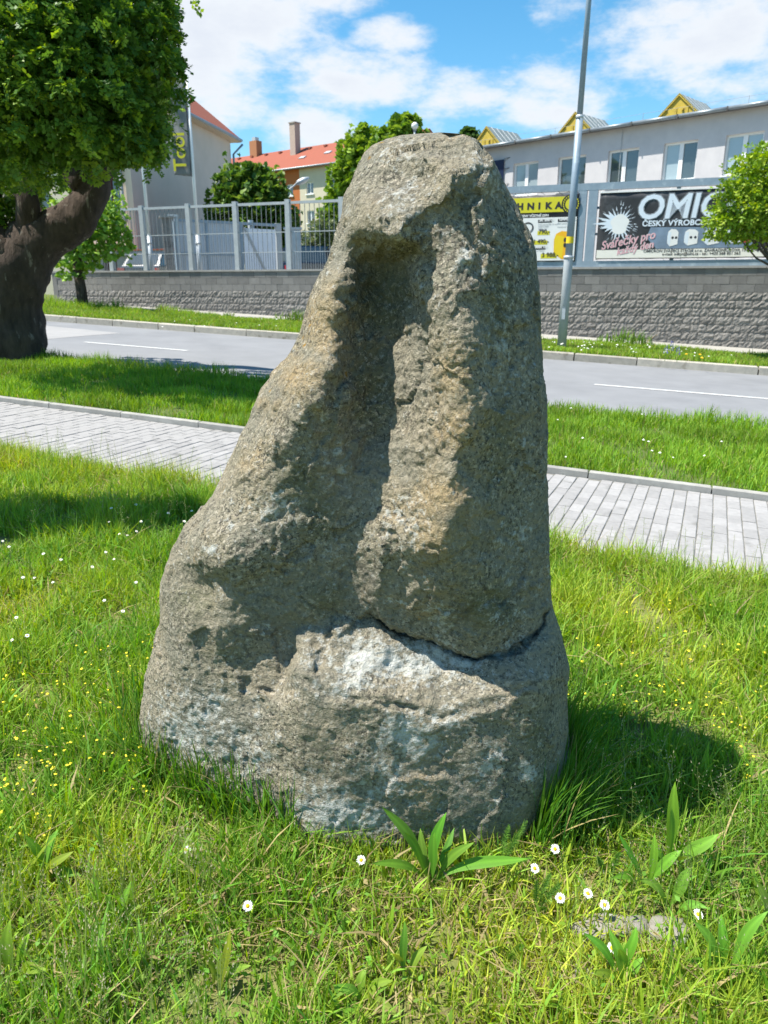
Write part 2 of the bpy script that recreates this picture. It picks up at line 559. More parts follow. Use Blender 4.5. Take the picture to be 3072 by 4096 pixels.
def text_part(name, body, pl, m, z, size, o, mat, parent, bold=0.0, shear=0.0, width=1.0, rot=0.0, align='LEFT', space=1.0, mdir=-1, fit=None):
    """flat lettering on a Plane, 2 mm thick; reads along mdir*d seen from the street"""
    cu = bpy.data.curves.new(name, 'FONT')
    cu.body = body; cu.size = size; cu.offset = bold; cu.shear = shear; cu.align_x = align
    cu.space_character = space; cu.resolution_u = 3
    tmp = bpy.data.objects.new(name, cu); link(tmp)
    dg = bpy.context.evaluated_depsgraph_get()
    me = tmp.evaluated_get(dg).to_mesh()
    V = [np.array(v.co) for v in me.vertices]; Fc = [tuple(p.vertices) for p in me.polygons]
    tmp.evaluated_get(dg).to_mesh_clear()
    bpy.data.objects.remove(tmp); bpy.data.curves.remove(cu)
    if fit and V: width = fit / (max(v[0] for v in V) - min(v[0] for v in V))
    c, s_ = math.cos(rot), math.sin(rot)
    W = []
    for v in V:
        x, y = v[0] * width, v[1]
        x, y = x * c - y * s_, x * s_ + y * c
        W.append(pl.p(m + mdir * x, z + y, o))
    if not W: return None
    return mesh_obj(name, W, Fc, mat, parent)
# ------------------------------------------------------------------ the setting: ground, pavement, road
def strip(name, mat, s0, s1, fa, fb, off, n=60, parent=None):
    ss = np.linspace(s0, s1, n)
    v = []; f = []
    for s in ss:
        v += [st(s, fa(s), gz(s) + off), st(s, fb(s), gz(s) + off)]
    for i in range(n - 1):
        f.append((2 * i, 2 * i + 1, 2 * i + 3, 2 * i + 2))
    o = mesh_obj(name, v, f, mat, parent)
    # make normals point up
    if o.data.polygons[0].normal.z < 0: o.data.flip_normals()
    return o

def outer_ground():
    ss = np.concatenate([[-900, -400, -150], np.linspace(-40, 50, 37), [150, 400, 900]])
    tt = np.concatenate([[-900, -300, -80, -20], np.linspace(-6, 60, 12), [150, 400, 1200]])
    v = []; f = []
    for s in ss:
        for t in tt:
            v.append(st(s, t, gz(s) - .16 + (0.0 if t < 22 else .0)))
    n = len(tt)
    for i in range(len(ss) - 1):
        for j in range(n - 1):
            f.append((i * n + j, (i + 1) * n + j, (i + 1) * n + j + 1, i * n + j + 1))
    o = mesh_obj('ground', v, f, 'verge_soil')
    if o.data.polygons[0].normal.z < 0: o.data.flip_normals()
    return tag(o, kind='structure')
outer_ground()
tag(strip('lawn', 'soil', -20, 30, lambda s: -8, walk_near, 0), kind='structure')
tag(strip('verge', 'verge_soil', -20, 40, lambda s: walk_far(s) + .06, lambda s: road_near(s) - .1, .02), kind='structure')
tag(strip('road', 'asphalt', -40, 60, lambda s: road_near(s) - .05, lambda s: road_far(s) + .05, -.03), kind='structure')
tag(strip('far_verge', 'verge_soil', -30, 45, lambda s: road_far(s) + .18, path_near, VERGE - .01), kind='structure')
tag(strip('footpath', 'path', -30, 24, path_near, lambda s: wall_t(s) + .25, VERGE), kind='structure')
# the paler resurfaced piece of the far lane at the left
def road_patch():
    P = [gnd(-150, 688, -.03), gnd(90, 703, -.03), gnd(262, 731 - 11, -.03), gnd(170, 727, -.03), gnd(60, 737, -.03), gnd(-150, 742, -.03)]
    v = [np.array([p[0], p[1], gz(s_of(p[0], p[1])) - .026]) for p in P]
    o = mesh_obj('road_patch', v, [tuple(range(len(v)))], 'patch_asphalt')
    if o.data.polygons[0].normal.z < 0: o.data.flip_normals()
    tag(o, kind='structure')
road_patch()
# painted centre dashes
def dash(s0, s1, w=.11):
    mid = lambda s: 13.05 - .09 * s
    o = strip('road_marking', 'paint', s0, s1, lambda s: mid(s) - w / 2, lambda s: mid(s) + w / 2, -.0235, 6)
    tag(o, kind='structure')
dash(9.55, 12.0); dash(-2.5, 1.75); dash(3.05, 3.6, .10)

S3 = np.array([S[0], S[1], RISE]); S3 /= np.linalg.norm(S3)
T3 = np.array([T[0], T[1], 0.0])
N3 = np.cross(T3, S3)
if N3[2] < 0: N3 = -N3
def frame_matrix(p, rz=0.0, lift=None):
    a = S3 * math.cos(rz) + T3 * math.sin(rz)
    b = np.cross(N3, a)
    M = Matrix.Identity(4)
    for i in range(3):
        M[i][0], M[i][1], M[i][2], M[i][3] = a[i], b[i], N3[i], float(p[i])
    return M

def bevel_box_mesh(name, hx, hy, z0, z1, b, mat, jitter=0.0, seed=0):
    """a block with chamfered top edges"""
    r = random.Random(seed)
    P = [(-hx, -hy, z0), (hx, -hy, z0), (hx, hy, z0), (-hx, hy, z0),
         (-hx, -hy, z1 - b), (hx, -hy, z1 - b), (hx, hy, z1 - b), (-hx, hy, z1 - b),
         (-hx + b, -hy + b, z1), (hx - b, -hy + b, z1), (hx - b, hy - b, z1), (-hx + b, hy - b, z1)]
    if jitter: P = [(x + r.uniform(-jitter, jitter), y + r.uniform(-jitter, jitter), z + r.uniform(-jitter, jitter)) for x, y, z in P]
    fs = [(3, 2, 1, 0), (8, 9, 10, 11)]
    for a0, a1 in ((0, 4), (4, 8)):
        for k in range(4):
            fs.append((a0 + k, a0 + (k + 1) % 4, a1 + (k + 1) % 4, a1 + k))
    me = bpy.data.meshes.new(name)
    me.from_pydata(P, [], fs); me.update()
    me.materials.append(MATS[mat])
    return me

def sidewalk():
    bed = strip('sidewalk', 'joint', -12, 22, walk_near, walk_far, -.007, 40)
    tag(bed, kind='structure')
    meshes = [bevel_box_mesh('paver', .0962, .0465, -.05, .0, .004, 'paver', .0012, k) for k in range(4)]
    cand = []
    w, l = .1000, .2000
    for i in range(-20, 130):
        s = i * w
        a, b = walk_near(s) + .03, walk_far(s) - .005
        t = a - (l / 2 if i % 2 else 0) + random.uniform(-.012, .012)
        while t < b:
            t0, t1 = max(t, a), min(t + l, b)
            if t1 - t0 > .05:
                cand.append((s, (t0 + t1) / 2, (t1 - t0)))
            t += l
    P = np.array([st(s, t, gz(s)) for s, t, _ in cand])
    u, v, dep = proj(P)
    vis = (u > -30) & (u < 800) & ~((u > 235) & (u < 545) & (v > 400)) 
    order = np.argsort(np.where(vis, dep, 1e3 + dep))
    singles = set(order[:300].tolist())
    mb = MB()
    for k, (s, t, ln) in enumerate(cand):
        p = st(s, t, gz(s) + random.uniform(-.0025, .0025))
        rz = math.pi / 2 + random.uniform(-.008, .008)
        if k in singles:
            o = bpy.data.objects.new('paver', meshes[k % 4])
            M = frame_matrix(p, rz + random.uniform(-.006, .006))
            o.matrix_world = M @ Matrix.Diagonal((ln / l, 1, 1, 1))
            o.parent = bed
            link(o)
        else:
            mb.box(p - N3 * .03, T3, S3, N3, ln / 2 - .004, .0465, .03 + random.uniform(-.002, .002))
    tag(mb.build('paver_rows', 'paver', bed), kind='stuff')
    # concrete edging along the far side, one stone a metre long
    kb = strip('edging', 'joint', -10, 20, lambda s: walk_far(s) + .005, lambda s: walk_far(s) + .075, -.02, 30)
    tag(kb, kind='structure')
    km = bevel_box_mesh('edging_stone', .496, .035, -.1, .055, .008, 'kerb')
    for i in range(-9, 19):
        s = i * 1.0 + .37
        o = bpy.data.objects.new('edging_stone', km)
        o.matrix_world = frame_matrix(st(s, walk_far(s) + .04, gz(s)), -.044 + random.uniform(-.004, .004))
        o.parent = kb; link(o)
sidewalk()

def road_kerbs():
    for nm, fn, lens, lift, lo, hi in (('far_kerb', road_far, (.95, 1.3, 1.1, 1.9, 2.2, 1.5), VERGE + .0, -6, 30), ('near_kerb', lambda s: road_near(s) - .14, (1.2, 1.5, 1.0), .03, -6, 20)):
        kb = strip(nm, 'joint', lo, hi, lambda s: fn(s) + .02, lambda s: fn(s) + .16, -.05, 30)
        tag(kb, kind='structure')
        s = lo; k = 0
        while s < hi:
            ln = lens[k % len(lens)] * random.uniform(.85, 1.15)
            me = bevel_box_mesh('kerb_stone', ln / 2 - .008, .085, -.25, lift, .018, 'granite_kerb', .006, k)
            o = bpy.data.objects.new('kerb_stone', me)
            sm = s + ln / 2
            o.matrix_world = frame_matrix(st(sm, fn(sm) + .09, gz(sm)), -.08 + random.uniform(-.006, .006))
            o.parent = kb; link(o)
            s += ln; k += 1
road_kerbs()

# the raised yard behind the retaining wall and the ground of the side street
def yard():
    v = [st(21.5, wall_t(21.5) + .2, 1.5), st(-60, wall_t(-60) + .2, 1.5), st(-60, 260, 1.5), st(200, 260, 1.5), st(60, 60, 1.6), st(24, 34, 1.5)]
    o = mesh_obj('yard', v, [tuple(range(len(v)))], 'gravel')
    if o.data.polygons[0].normal.z < 0: o.data.flip_normals()
    tag(o, kind='structure')
yard()

# ------------------------------------------------------------------ the standing stone
def rock_material():
    m, nt, b = new_mat('weathered_stone')
    L = nt.links.new
    tc = nd(nt, 'ShaderNodeTexCoord')
    V = tc.outputs['Object']
    def noise(scale, detail=6.0, rough=.6, dist=0.0):
        n = nd(nt, 'ShaderNodeTexNoise', i_Scale=scale, i_Detail=detail, i_Roughness=rough, i_Distortion=dist)
        L(V, n.inputs['Vector']); return n.outputs[0]
    def ramp(x, a, c_):
        r = nd(nt, 'ShaderNodeMapRange'); r.interpolation_type = 'SMOOTHSTEP'
        r.inputs['From Min'].default_value = a; r.inputs['From Max'].default_value = c_
        L(x, r.inputs['Value']); return r.outputs[0]
    def mix(f, A, B):
        x = nd(nt, 'ShaderNodeMix', data_type='RGBA')
        if isinstance(f, float): x.inputs['Factor'].default_value = f
        else: L(f, x.inputs['Factor'])
        for k, q in (('A', A), ('B', B)):
            if isinstance(q, tuple): x.inputs[k].default_value = (*q, 1)
            else: L(q, x.inputs[k])
        return x.outputs['Result']
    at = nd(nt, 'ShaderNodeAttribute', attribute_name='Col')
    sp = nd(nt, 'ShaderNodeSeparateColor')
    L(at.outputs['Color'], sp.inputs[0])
    lich_lit, och, olv = sp.outputs[0], sp.outputs[1], sp.outputs[2]
    n_lo, n_mid, n_gr, n_sp = noise(3.0, 6, .65), noise(11.0, 6, .7), noise(85, 3, .75), noise(46, 5, .75)
    mul = lambda x, y: math_n(nt, 'MULTIPLY', x, y)
    add = lambda x, y: math_n(nt, 'ADD', x, y)
    c = mix(ramp(n_lo, .38, .62), (.302, .265, .188), (.236, .224, .172))
    # iron-stained, golden brown places
    c = mix(mul(ramp(add(mul(och, .55), mul(n_mid, 1.1)), .55, 1.15), .8), c, (.38, .280, .145))
    c = mix(mul(ramp(n_mid, .56, .70), .45), c, (.33, .245, .145))
    # dull olive tint and dark crust
    c = mix(mul(ramp(add(olv, mul(n_mid, .9)), .62, 1.10), .75), c, (.150, .150, .088))
    c = mix(mul(ramp(noise(6.5, 7, .72), .55, .68), .5), c, (.115, .105, .088))
    # grain: pale quartz and dark mica, stronger in some places than in others
    str_ = add(.42, mul(ramp(noise(4.3, 3, .5), .38, .62), .5))
    c = mix(mul(ramp(n_gr, .50, .60), str_), c, (.080, .073, .058))
    c = mix(mul(mul(ramp(noise(70, 3, .8), .55, .62), str_), .85), c, (.52, .46, .36))
    # grey-white crusts of lichen in ragged colonies, and the ledge's painted-in sunlit paleness
    li = ramp(add(add(mul(lich_lit, .26), mul(n_sp, 1.0)), mul(n_mid, .45)), .80, .97)
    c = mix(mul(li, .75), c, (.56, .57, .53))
    lj = ramp(add(add(mul(lich_lit, .30), mul(n_mid, .75)), mul(n_sp, .7)), 1.0, 1.10)
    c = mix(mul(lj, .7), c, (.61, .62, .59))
    vo = nd(nt, 'ShaderNodeTexVoronoi', i_Scale=17.0)
    L(V, vo.inputs['Vector'])
    og = mul(math_n(nt, 'SUBTRACT', 1.0, ramp(vo.outputs['Distance'], .09, .2)), ramp(n_lo, .56, .62))
    og = mul(og, ramp(n_sp, .44, .52))
    c = mix(mul(og, .8), c, (.36, .20, .02))
    L(c, b.inputs['Base Color'])
    b.inputs['Roughness'].default_value = .93
    b.inputs['Specular IOR Level'].default_value = .2
    h = math_n(nt, 'ADD', math_n(nt, 'MULTIPLY', n_sp, .75), math_n(nt, 'MULTIPLY', noise(130, 3, .75), .5))
    pit = nd(nt, 'ShaderNodeTexVoronoi', i_Scale=62.0)
    L(V, pit.inputs['Vector'])
    h = math_n(nt, 'ADD', h, math_n(nt, 'MULTIPLY', pit.outputs['Distance'], .25))
    bp = nd(nt, 'ShaderNodeBump')
    bp.inputs['Strength'].default_value = 1.0; bp.inputs['Distance'].default_value = .020
    L(h, bp.inputs['Height']); L(bp.outputs[0], b.inputs['Normal'])
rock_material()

LEFT = [(287, 935), (292, 868), (300, 832), (315, 806), (330, 790), (370, 766), (420, 745), (470, 738), (510, 728), (560, 714), (600, 691), (650, 669), (700, 655), (735, 642),
        (770, 622), (800, 592), (840, 561), (870, 548), (905, 540), (940, 520), (1010, 490), (1070, 460), (1110, 430), (1140, 401), (1180, 376), (1220, 358), (1270, 345), (1330, 345),
        (1400, 334), (1460, 315), (1520, 308), (1560, 300), (1630, 296), (1700, 298), (1800, 310), (2000, 330)]
RIGHT = [(287, 965), (290, 1000), (303, 1030), (330, 1050), (370, 1075), (400, 1090), (440, 1110), (490, 1135), (520, 1150), (550, 1157), (600, 1160), (660, 1166), (730, 1168), (800, 1172),
         (900, 1180), (1050, 1184), (1150, 1185), (1290, 1187), (1340, 1200), (1380, 1215), (1440, 1228), (1520, 1226), (1600, 1228), (1690, 1224), (1760, 1206), (1800, 1196), (1850, 1190), (2000, 1180)]
REL = [  # x, y in the picture, relief towards the viewer in metres
    # head
    (930, 300, .0), (830, 340, .03), (920, 340, .05), (1000, 340, .03), (800, 420, .05), (860, 400, .035), (900, 380, .02), (930, 430, .075), (985, 380, .10), (1015, 345, .07),
    (1040, 420, .0), (1080, 440, -.02), (1010, 450, .04), (790, 480, .085), (850, 510, .11), (905, 500, .055), (945, 470, .05), (975, 520, .05), (760, 460, .06),
    # under the brow
    (775, 530, .0), (800, 555, -.10), (850, 570, -.12), (895, 555, -.035), (925, 540, .03), (745, 560, .03),
    # hollow
    (800, 620, -.13), (860, 640, -.14), (785, 700, -.11), (850, 740, -.155), (835, 840, -.155), (772, 800, -.09), (815, 930, -.14), (740, 900, -.04), (795, 1020, -.085), (775, 1120, -.065), (770, 1200, -.065), (785, 1260, -.07),
    # left ridge of the hollow
    (738, 610, .045), (724, 690, .055), (714, 760, .06), (698, 820, .07), (655, 890, .085), (615, 950, .085), (590, 880, .05), (580, 990, .07), (560, 1060, .07),
    (640, 720, .01), (660, 960, .045), (700, 990, .0), (690, 1080, -.02), (640, 1080, .02), (620, 1170, .01), (680, 1180, -.025), (700, 1270, -.045), (650, 1330, -.03), (590, 1260, -.01),
    # lit shoulder at the lower left
    (500, 1120, .06), (470, 1210, .075), (430, 1180, .05), (530, 1210, .06), (560, 1320, .0), (480, 1290, .02), (440, 1260, -.02), (410, 1320, .035), (500, 1380, .03), (430, 1430, .03), (560, 1420, -.02),
    (400, 1520, .03), (480, 1500, .03), (560, 1540, .03), (480, 1650, .04), (600, 1620, .05), (400, 1650, .02), (620, 1440, -.02), (700, 1400, -.085), (640, 1390, -.05), (600, 1720, .05), (500, 1800, .04), (600, 1950, .05),
    # nose ridge
    (925, 620, .035), (900, 600, -.02), (905, 700, -.03), (955, 600, .06), (965, 680, .08), (940, 740, .035), (985, 770, .085), (1000, 850, .09), (925, 860, -.005), (880, 860, -.09), (885, 760, -.10), (870, 950, -.08), (1005, 930, .095), (920, 960, .0), (990, 1020, .09), (1000, 1090, .10), (870, 1000, -.06), (860, 1100, -.01), (920, 1100, .055), (960, 1150, .105), (830, 1180, .0), (900, 1220, .035), (950, 1260, .05), (970, 1330, .01), (880, 1300, -.01), (930, 1360, -.03), (1000, 1400, -.02), (1060, 1380, -.01), (830, 1290, -.04),
    # shaded right flank
    (1050, 560, .02), (1060, 680, .02), (1080, 800, .02), (1080, 950, .01), (1090, 1080, .0), (1100, 1200, -.01), (1080, 1290, .0), (1130, 1330, -.02), (1120, 600, -.01), (1140, 800, -.02), (1150, 1000, -.03), (1150, 1200, -.04),
    (1035, 1150, .06), (1040, 1250, .04), (1030, 1040, .05),
]
CRACK = [(600, 1500), (690, 1440), (730, 1370), (775, 1330), (800, 1322), (850, 1356), (930, 1386), (1000, 1418), (1080, 1416), (1130, 1402), (1165, 1360), (1190, 1305), (1240, 1290)]
FRONT = [(560, 1430), (615, 1452), (700, 1496), (780, 1508), (850, 1526), (950, 1545), (1050, 1522), (1130, 1490), (1200, 1478), (1250, 1480)]

def rock():
    ny, na = 560, 440
    ys = 287.2 + (2000 - 287.2) * (np.linspace(0, 1, ny) ** 1.0)
    # more rows near the rounded top
    ys = np.concatenate([287.2 + np.linspace(0, 1, 50, endpoint=False) ** 2 * 40, np.linspace(327.2, 2000, ny - 50)])
    LA, RA = np.array(LEFT, float), np.array(RIGHT, float)
    xl = np.interp(ys, LA[:, 0], LA[:, 1]); xr = np.interp(ys, RA[:, 0], RA[:, 1])
    k = np.array([1, 2, 3, 4, 3, 2, 1], float); k /= k.sum()
    def smooth(a):
        p = np.concatenate([[a[0]] * 3, a, [a[-1]] * 3]); r = np.convolve(p, k, 'valid'); r[:52] = a[:52]; return r
    xl, xr = smooth(xl), smooth(xr)
    th = np.linspace(0, 2 * np.pi, na, endpoint=False)
    # denser sampling of the front half
    th = th - .42 * np.sin(th)
    TH_, YY = np.meshgrid(th, ys)
    sn, cs = np.sin(TH_), np.cos(TH_)              # cs>0 : facing the viewer
    xc, hw = (xl + xr)[:, None] / 2, (xr - xl)[:, None] / 2
    X = xc + hw * sn
    xn = sn
    ymid = 2.19 - .085 * xn + .04 * np.interp(YY, [287, 900, 1900], [1, .3, 0])
    D = np.interp(YY, [287, 300, 340, 500, 900, 1300, 1500, 1700, 2000], [.02, .07, .14, .22, .27, .28, .265, .26, .26])
    Db = np.interp(YY, [287, 300, 340, 500, 900, 1300, 1700, 2000], [.02, .07, .13, .20, .27, .33, .36, .36])
    prof = np.sign(cs) * np.abs(cs) ** .72
    base = np.where(cs > 0, ymid - D * prof, ymid - Db * prof)
    # relief by thin-plate interpolation
    R = np.array(REL, float)
    pts = R[:, :2] / 100.0
    def phi(r2): return .5 * r2 * np.log(r2 + 1e-9)
    n = len(pts)
    K = phi(((pts[:, None] - pts[None]) ** 2).sum(-1)) + np.eye(n) * .02
    Pm = np.hstack([np.ones((n, 1)), pts])
    A = np.block([[K, Pm], [Pm.T, np.zeros((3, 3))]])
    sol = np.linalg.solve(A, np.concatenate([R[:, 2], np.zeros(3)]))
    fm = cs > -.05
    q = np.stack([X[fm], YY[fm]], 1) / 100.0
    # wobble the lines so that no crease is ruler-straight
    wob = np.stack([noise3(np.c_[q * 1.9, np.zeros(len(q))]), noise3(np.c_[q * 1.9, np.full(len(q), 9.)])], 1) * .10 \
        + np.stack([noise3(np.c_[q * 5, np.zeros(len(q))]), noise3(np.c_[q * 5, np.full(len(q), 9.)])], 1) * .045
    qw = q + wob
    val = np.zeros(len(q))
    for i in range(0, len(q), 20000):
        s_ = slice(i, i + 20000)
        r2 = ((qw[s_, None] - pts[None]) ** 2).sum(-1)
        val[s_] = phi(r2) @ sol[:n] + sol[n] + qw[s_] @ sol[n + 1:]
    val = np.clip(val, -.2, .16)
    x_, y_ = qw[:, 0] * 100, qw[:, 1] * 100
    cr = np.interp(x_, *np.array(CRACK, float).T)
    fr = np.interp(x_, *np.array(FRONT, float).T)
    under = np.clip((y_ - cr + 4) / 26, 0, 1) ** 1.4 * .5 * np.clip((x_ - 690) / 60, 0, 1)
    Aup = val - under
    ledge = np.clip((fr - y_), 0, 400)
    face = .100 + .010 * np.sin(x_ / 90) + .00005 * np.clip(y_ - fr, 0, 330)
    wl = np.clip((x_ - 520) / 150, 0, 1); wl = wl * wl * (3 - 2 * wl)
    face = face * wl + np.minimum(val, .06) * (1 - wl)
    Bl = face - ledge * .00112 - np.clip((640 - x_) / 90, 0, 1) * .35 * np.clip((fr + 70 - y_) / 90, 0, 1) - np.clip(14 - np.abs(y_ - fr), 0, 14) * .0009
    kk = .012
    hh = np.clip(.5 + .5 * (Aup - Bl) / kk, 0, 1)
    comb = Bl * (1 - hh) + Aup * hh + kk * hh * (1 - hh)
    gap = np.exp(-((y_ - cr) / 5.5) ** 2) * np.clip((x_ - 800) / 40, 0, 1) * .030
    comb = comb - gap
    wgt = np.clip(cs[fm] * 1.9, 0, 1)
    Yd = base.copy()
    Yd[fm] -= comb * wgt
    # back side: broad hollows
    kq = 768 / 1659
    U = (X * kq - 384) / F; Wv = (512 - YY * kq) / F
    dx, dy, dz = U, math.cos(TH) + Wv * math.sin(TH), -math.sin(TH) + Wv * math.cos(TH)
    kk = Yd / dy
    P = np.stack([dx * kk, Yd, ZC + dz * kk], -1)
    # normals of the grid
    du = np.roll(P, -1, 1) - np.roll(P, 1, 1)
    dv = np.gradient(P, axis=0)
    N = np.cross(du, dv); N /= np.linalg.norm(N, axis=-1, keepdims=True) + 1e-9
    c0 = P.mean((0, 1))
    if ((P - c0) * N).sum() < 0: N = -N
    fl = P.reshape(-1, 3)
    wp = fl + np.stack([fbm(fl * 14 + 1, 3), fbm(fl * 14 + 31, 3), fbm(fl * 14 + 61, 3)], 1) * .018
    facet = cells(wp * np.array([8, 8, 6.]), .0052, .0065, 1) + cells(wp * np.array([21, 21, 17.]), .0022, .0030, 2)
    big = fbm(fl * 4.0, 3) * .010 + facet
    mid = -np.abs(fbm(fl * 9.0 + 5, 4)) * .006 + .002
    crag = np.clip(fbm(fl * np.array([20, 20, 14.]) + 3, 3), -.2, 1) * .002
    pits = -np.clip(noise3(fl * 26 + 40) - .30, 0, 1) * .005
    rough = np.clip(.55 + .9 * fbm(fl * 3.0 + 77, 2), .25, 1.3)
    fine = fbm(fl * 80.0 + 11, 3) * .0034 * rough
    d = (big + mid + crag + pits + fine).reshape(ny, na)
    edge = np.clip((YY - 287) / 30, .15, 1)
    # keep the outline itself where it is: shrink the displacement at the silhouette
    # the ledge is worn smooth
    frl = np.interp(X, *np.array(FRONT, float).T); crl = np.interp(X, *np.array(CRACK, float).T)
    d *= np.where((cs > 0) & (YY > frl) & (X > 560), .62, 1.0)
    d *= np.where((cs > 0) & (YY < frl + 26) & (YY >= frl - 8) & (X > 620), .55, 1.0)
    on = (cs > 0) & (YY < frl - 8) & (YY > crl + 6) & (X > 640)
    d *= np.where(on, .15, 1.0)
    d *= edge * (.45 + .55 * np.abs(cs))
    P = P + N * d[..., None]
    v = P.reshape(-1, 3)
    i = np.arange(ny - 1)[:, None] * na; j = np.arange(na)[None]
    a = i + j; b_ = i + (j + 1) % na
    quads = np.stack([a, b_, b_ + na, a + na], -1).reshape(-1, 4)
    top = P[0].mean(0)
    # cap of the top ring
    v = np.vstack([v, top + np.array([0, 0, .0015])])
    fan = np.stack([np.full(na, len(v) - 1), (np.arange(na) + 1) % na, np.arange(na), np.arange(na)], -1)
    # where lichen, iron stain and olive tint lie: r lichen and painted ledge light, g ochre, b olive
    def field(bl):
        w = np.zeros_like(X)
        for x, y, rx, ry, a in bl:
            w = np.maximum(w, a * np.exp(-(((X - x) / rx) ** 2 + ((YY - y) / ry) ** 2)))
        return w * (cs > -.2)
    lich_lit = field([(870, 430, 60, 60, .35), (890, 500, 60, 25, .5), (840, 340, 60, 30, .35), (1040, 380, 50, 60, .5), (930, 1395, 60, 14, .8), (1000, 1432, 45, 14, 1), (850, 1430, 190, 60, .95), (680, 1420, 45, 40, .6), (760, 1480, 120, 30, .6),  # the wide ledge blob also paints sunlit brightness into the colour
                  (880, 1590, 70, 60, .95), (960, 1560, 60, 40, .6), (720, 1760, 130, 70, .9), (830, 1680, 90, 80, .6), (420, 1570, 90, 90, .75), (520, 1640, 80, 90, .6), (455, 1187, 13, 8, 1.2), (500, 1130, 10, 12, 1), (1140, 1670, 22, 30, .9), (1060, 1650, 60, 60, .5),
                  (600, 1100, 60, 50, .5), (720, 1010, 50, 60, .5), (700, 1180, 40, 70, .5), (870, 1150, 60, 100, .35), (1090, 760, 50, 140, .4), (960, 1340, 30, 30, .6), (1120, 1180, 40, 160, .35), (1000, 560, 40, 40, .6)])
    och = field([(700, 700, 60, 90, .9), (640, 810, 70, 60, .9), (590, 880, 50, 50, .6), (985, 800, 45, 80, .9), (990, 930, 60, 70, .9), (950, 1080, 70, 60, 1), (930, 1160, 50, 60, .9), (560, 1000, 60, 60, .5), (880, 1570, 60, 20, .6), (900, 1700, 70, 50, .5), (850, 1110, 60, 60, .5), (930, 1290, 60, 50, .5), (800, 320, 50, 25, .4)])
    olv = field([(830, 640, 60, 90, .9), (800, 830, 60, 130, .7), (640, 1040, 70, 60, .6), (690, 1120, 60, 70, .7), (1080, 650, 60, 120, .6), (1080, 1000, 60, 200, .5), (1060, 1310, 80, 60, .7), (420, 1300, 60, 60, .6), (700, 1290, 70, 60, .5), (1160, 1600, 50, 120, .5), (470, 1440, 90, 60, .4), (1000, 430, 50, 60, .5)])
    cv = np.stack([lich_lit, och, olv], -1).reshape(-1, 3)
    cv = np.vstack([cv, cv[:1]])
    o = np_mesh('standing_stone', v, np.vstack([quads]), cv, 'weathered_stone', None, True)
    import bmesh
    bm = bmesh.new(); bm.from_mesh(o.data); bm.verts.ensure_lookup_table()
    tv = bm.verts[len(v) - 1]
    for k_ in range(na):
        bm.faces.new((tv, bm.verts[(k_ + 1) % na], bm.verts[k_]))
    bmesh.ops.recalc_face_normals(bm, faces=bm.faces)
    for f in bm.faces: f.smooth = True
    bm.to_mesh(o.data); bm.free()
    tag(o, 'tall weathered grey-brown boulder with carved hollows, lichen and a ledge, standing in the lawn', 'standing stone')
    return P[ys.searchsorted(1600), :, :2]
ROCK_RING = rock()
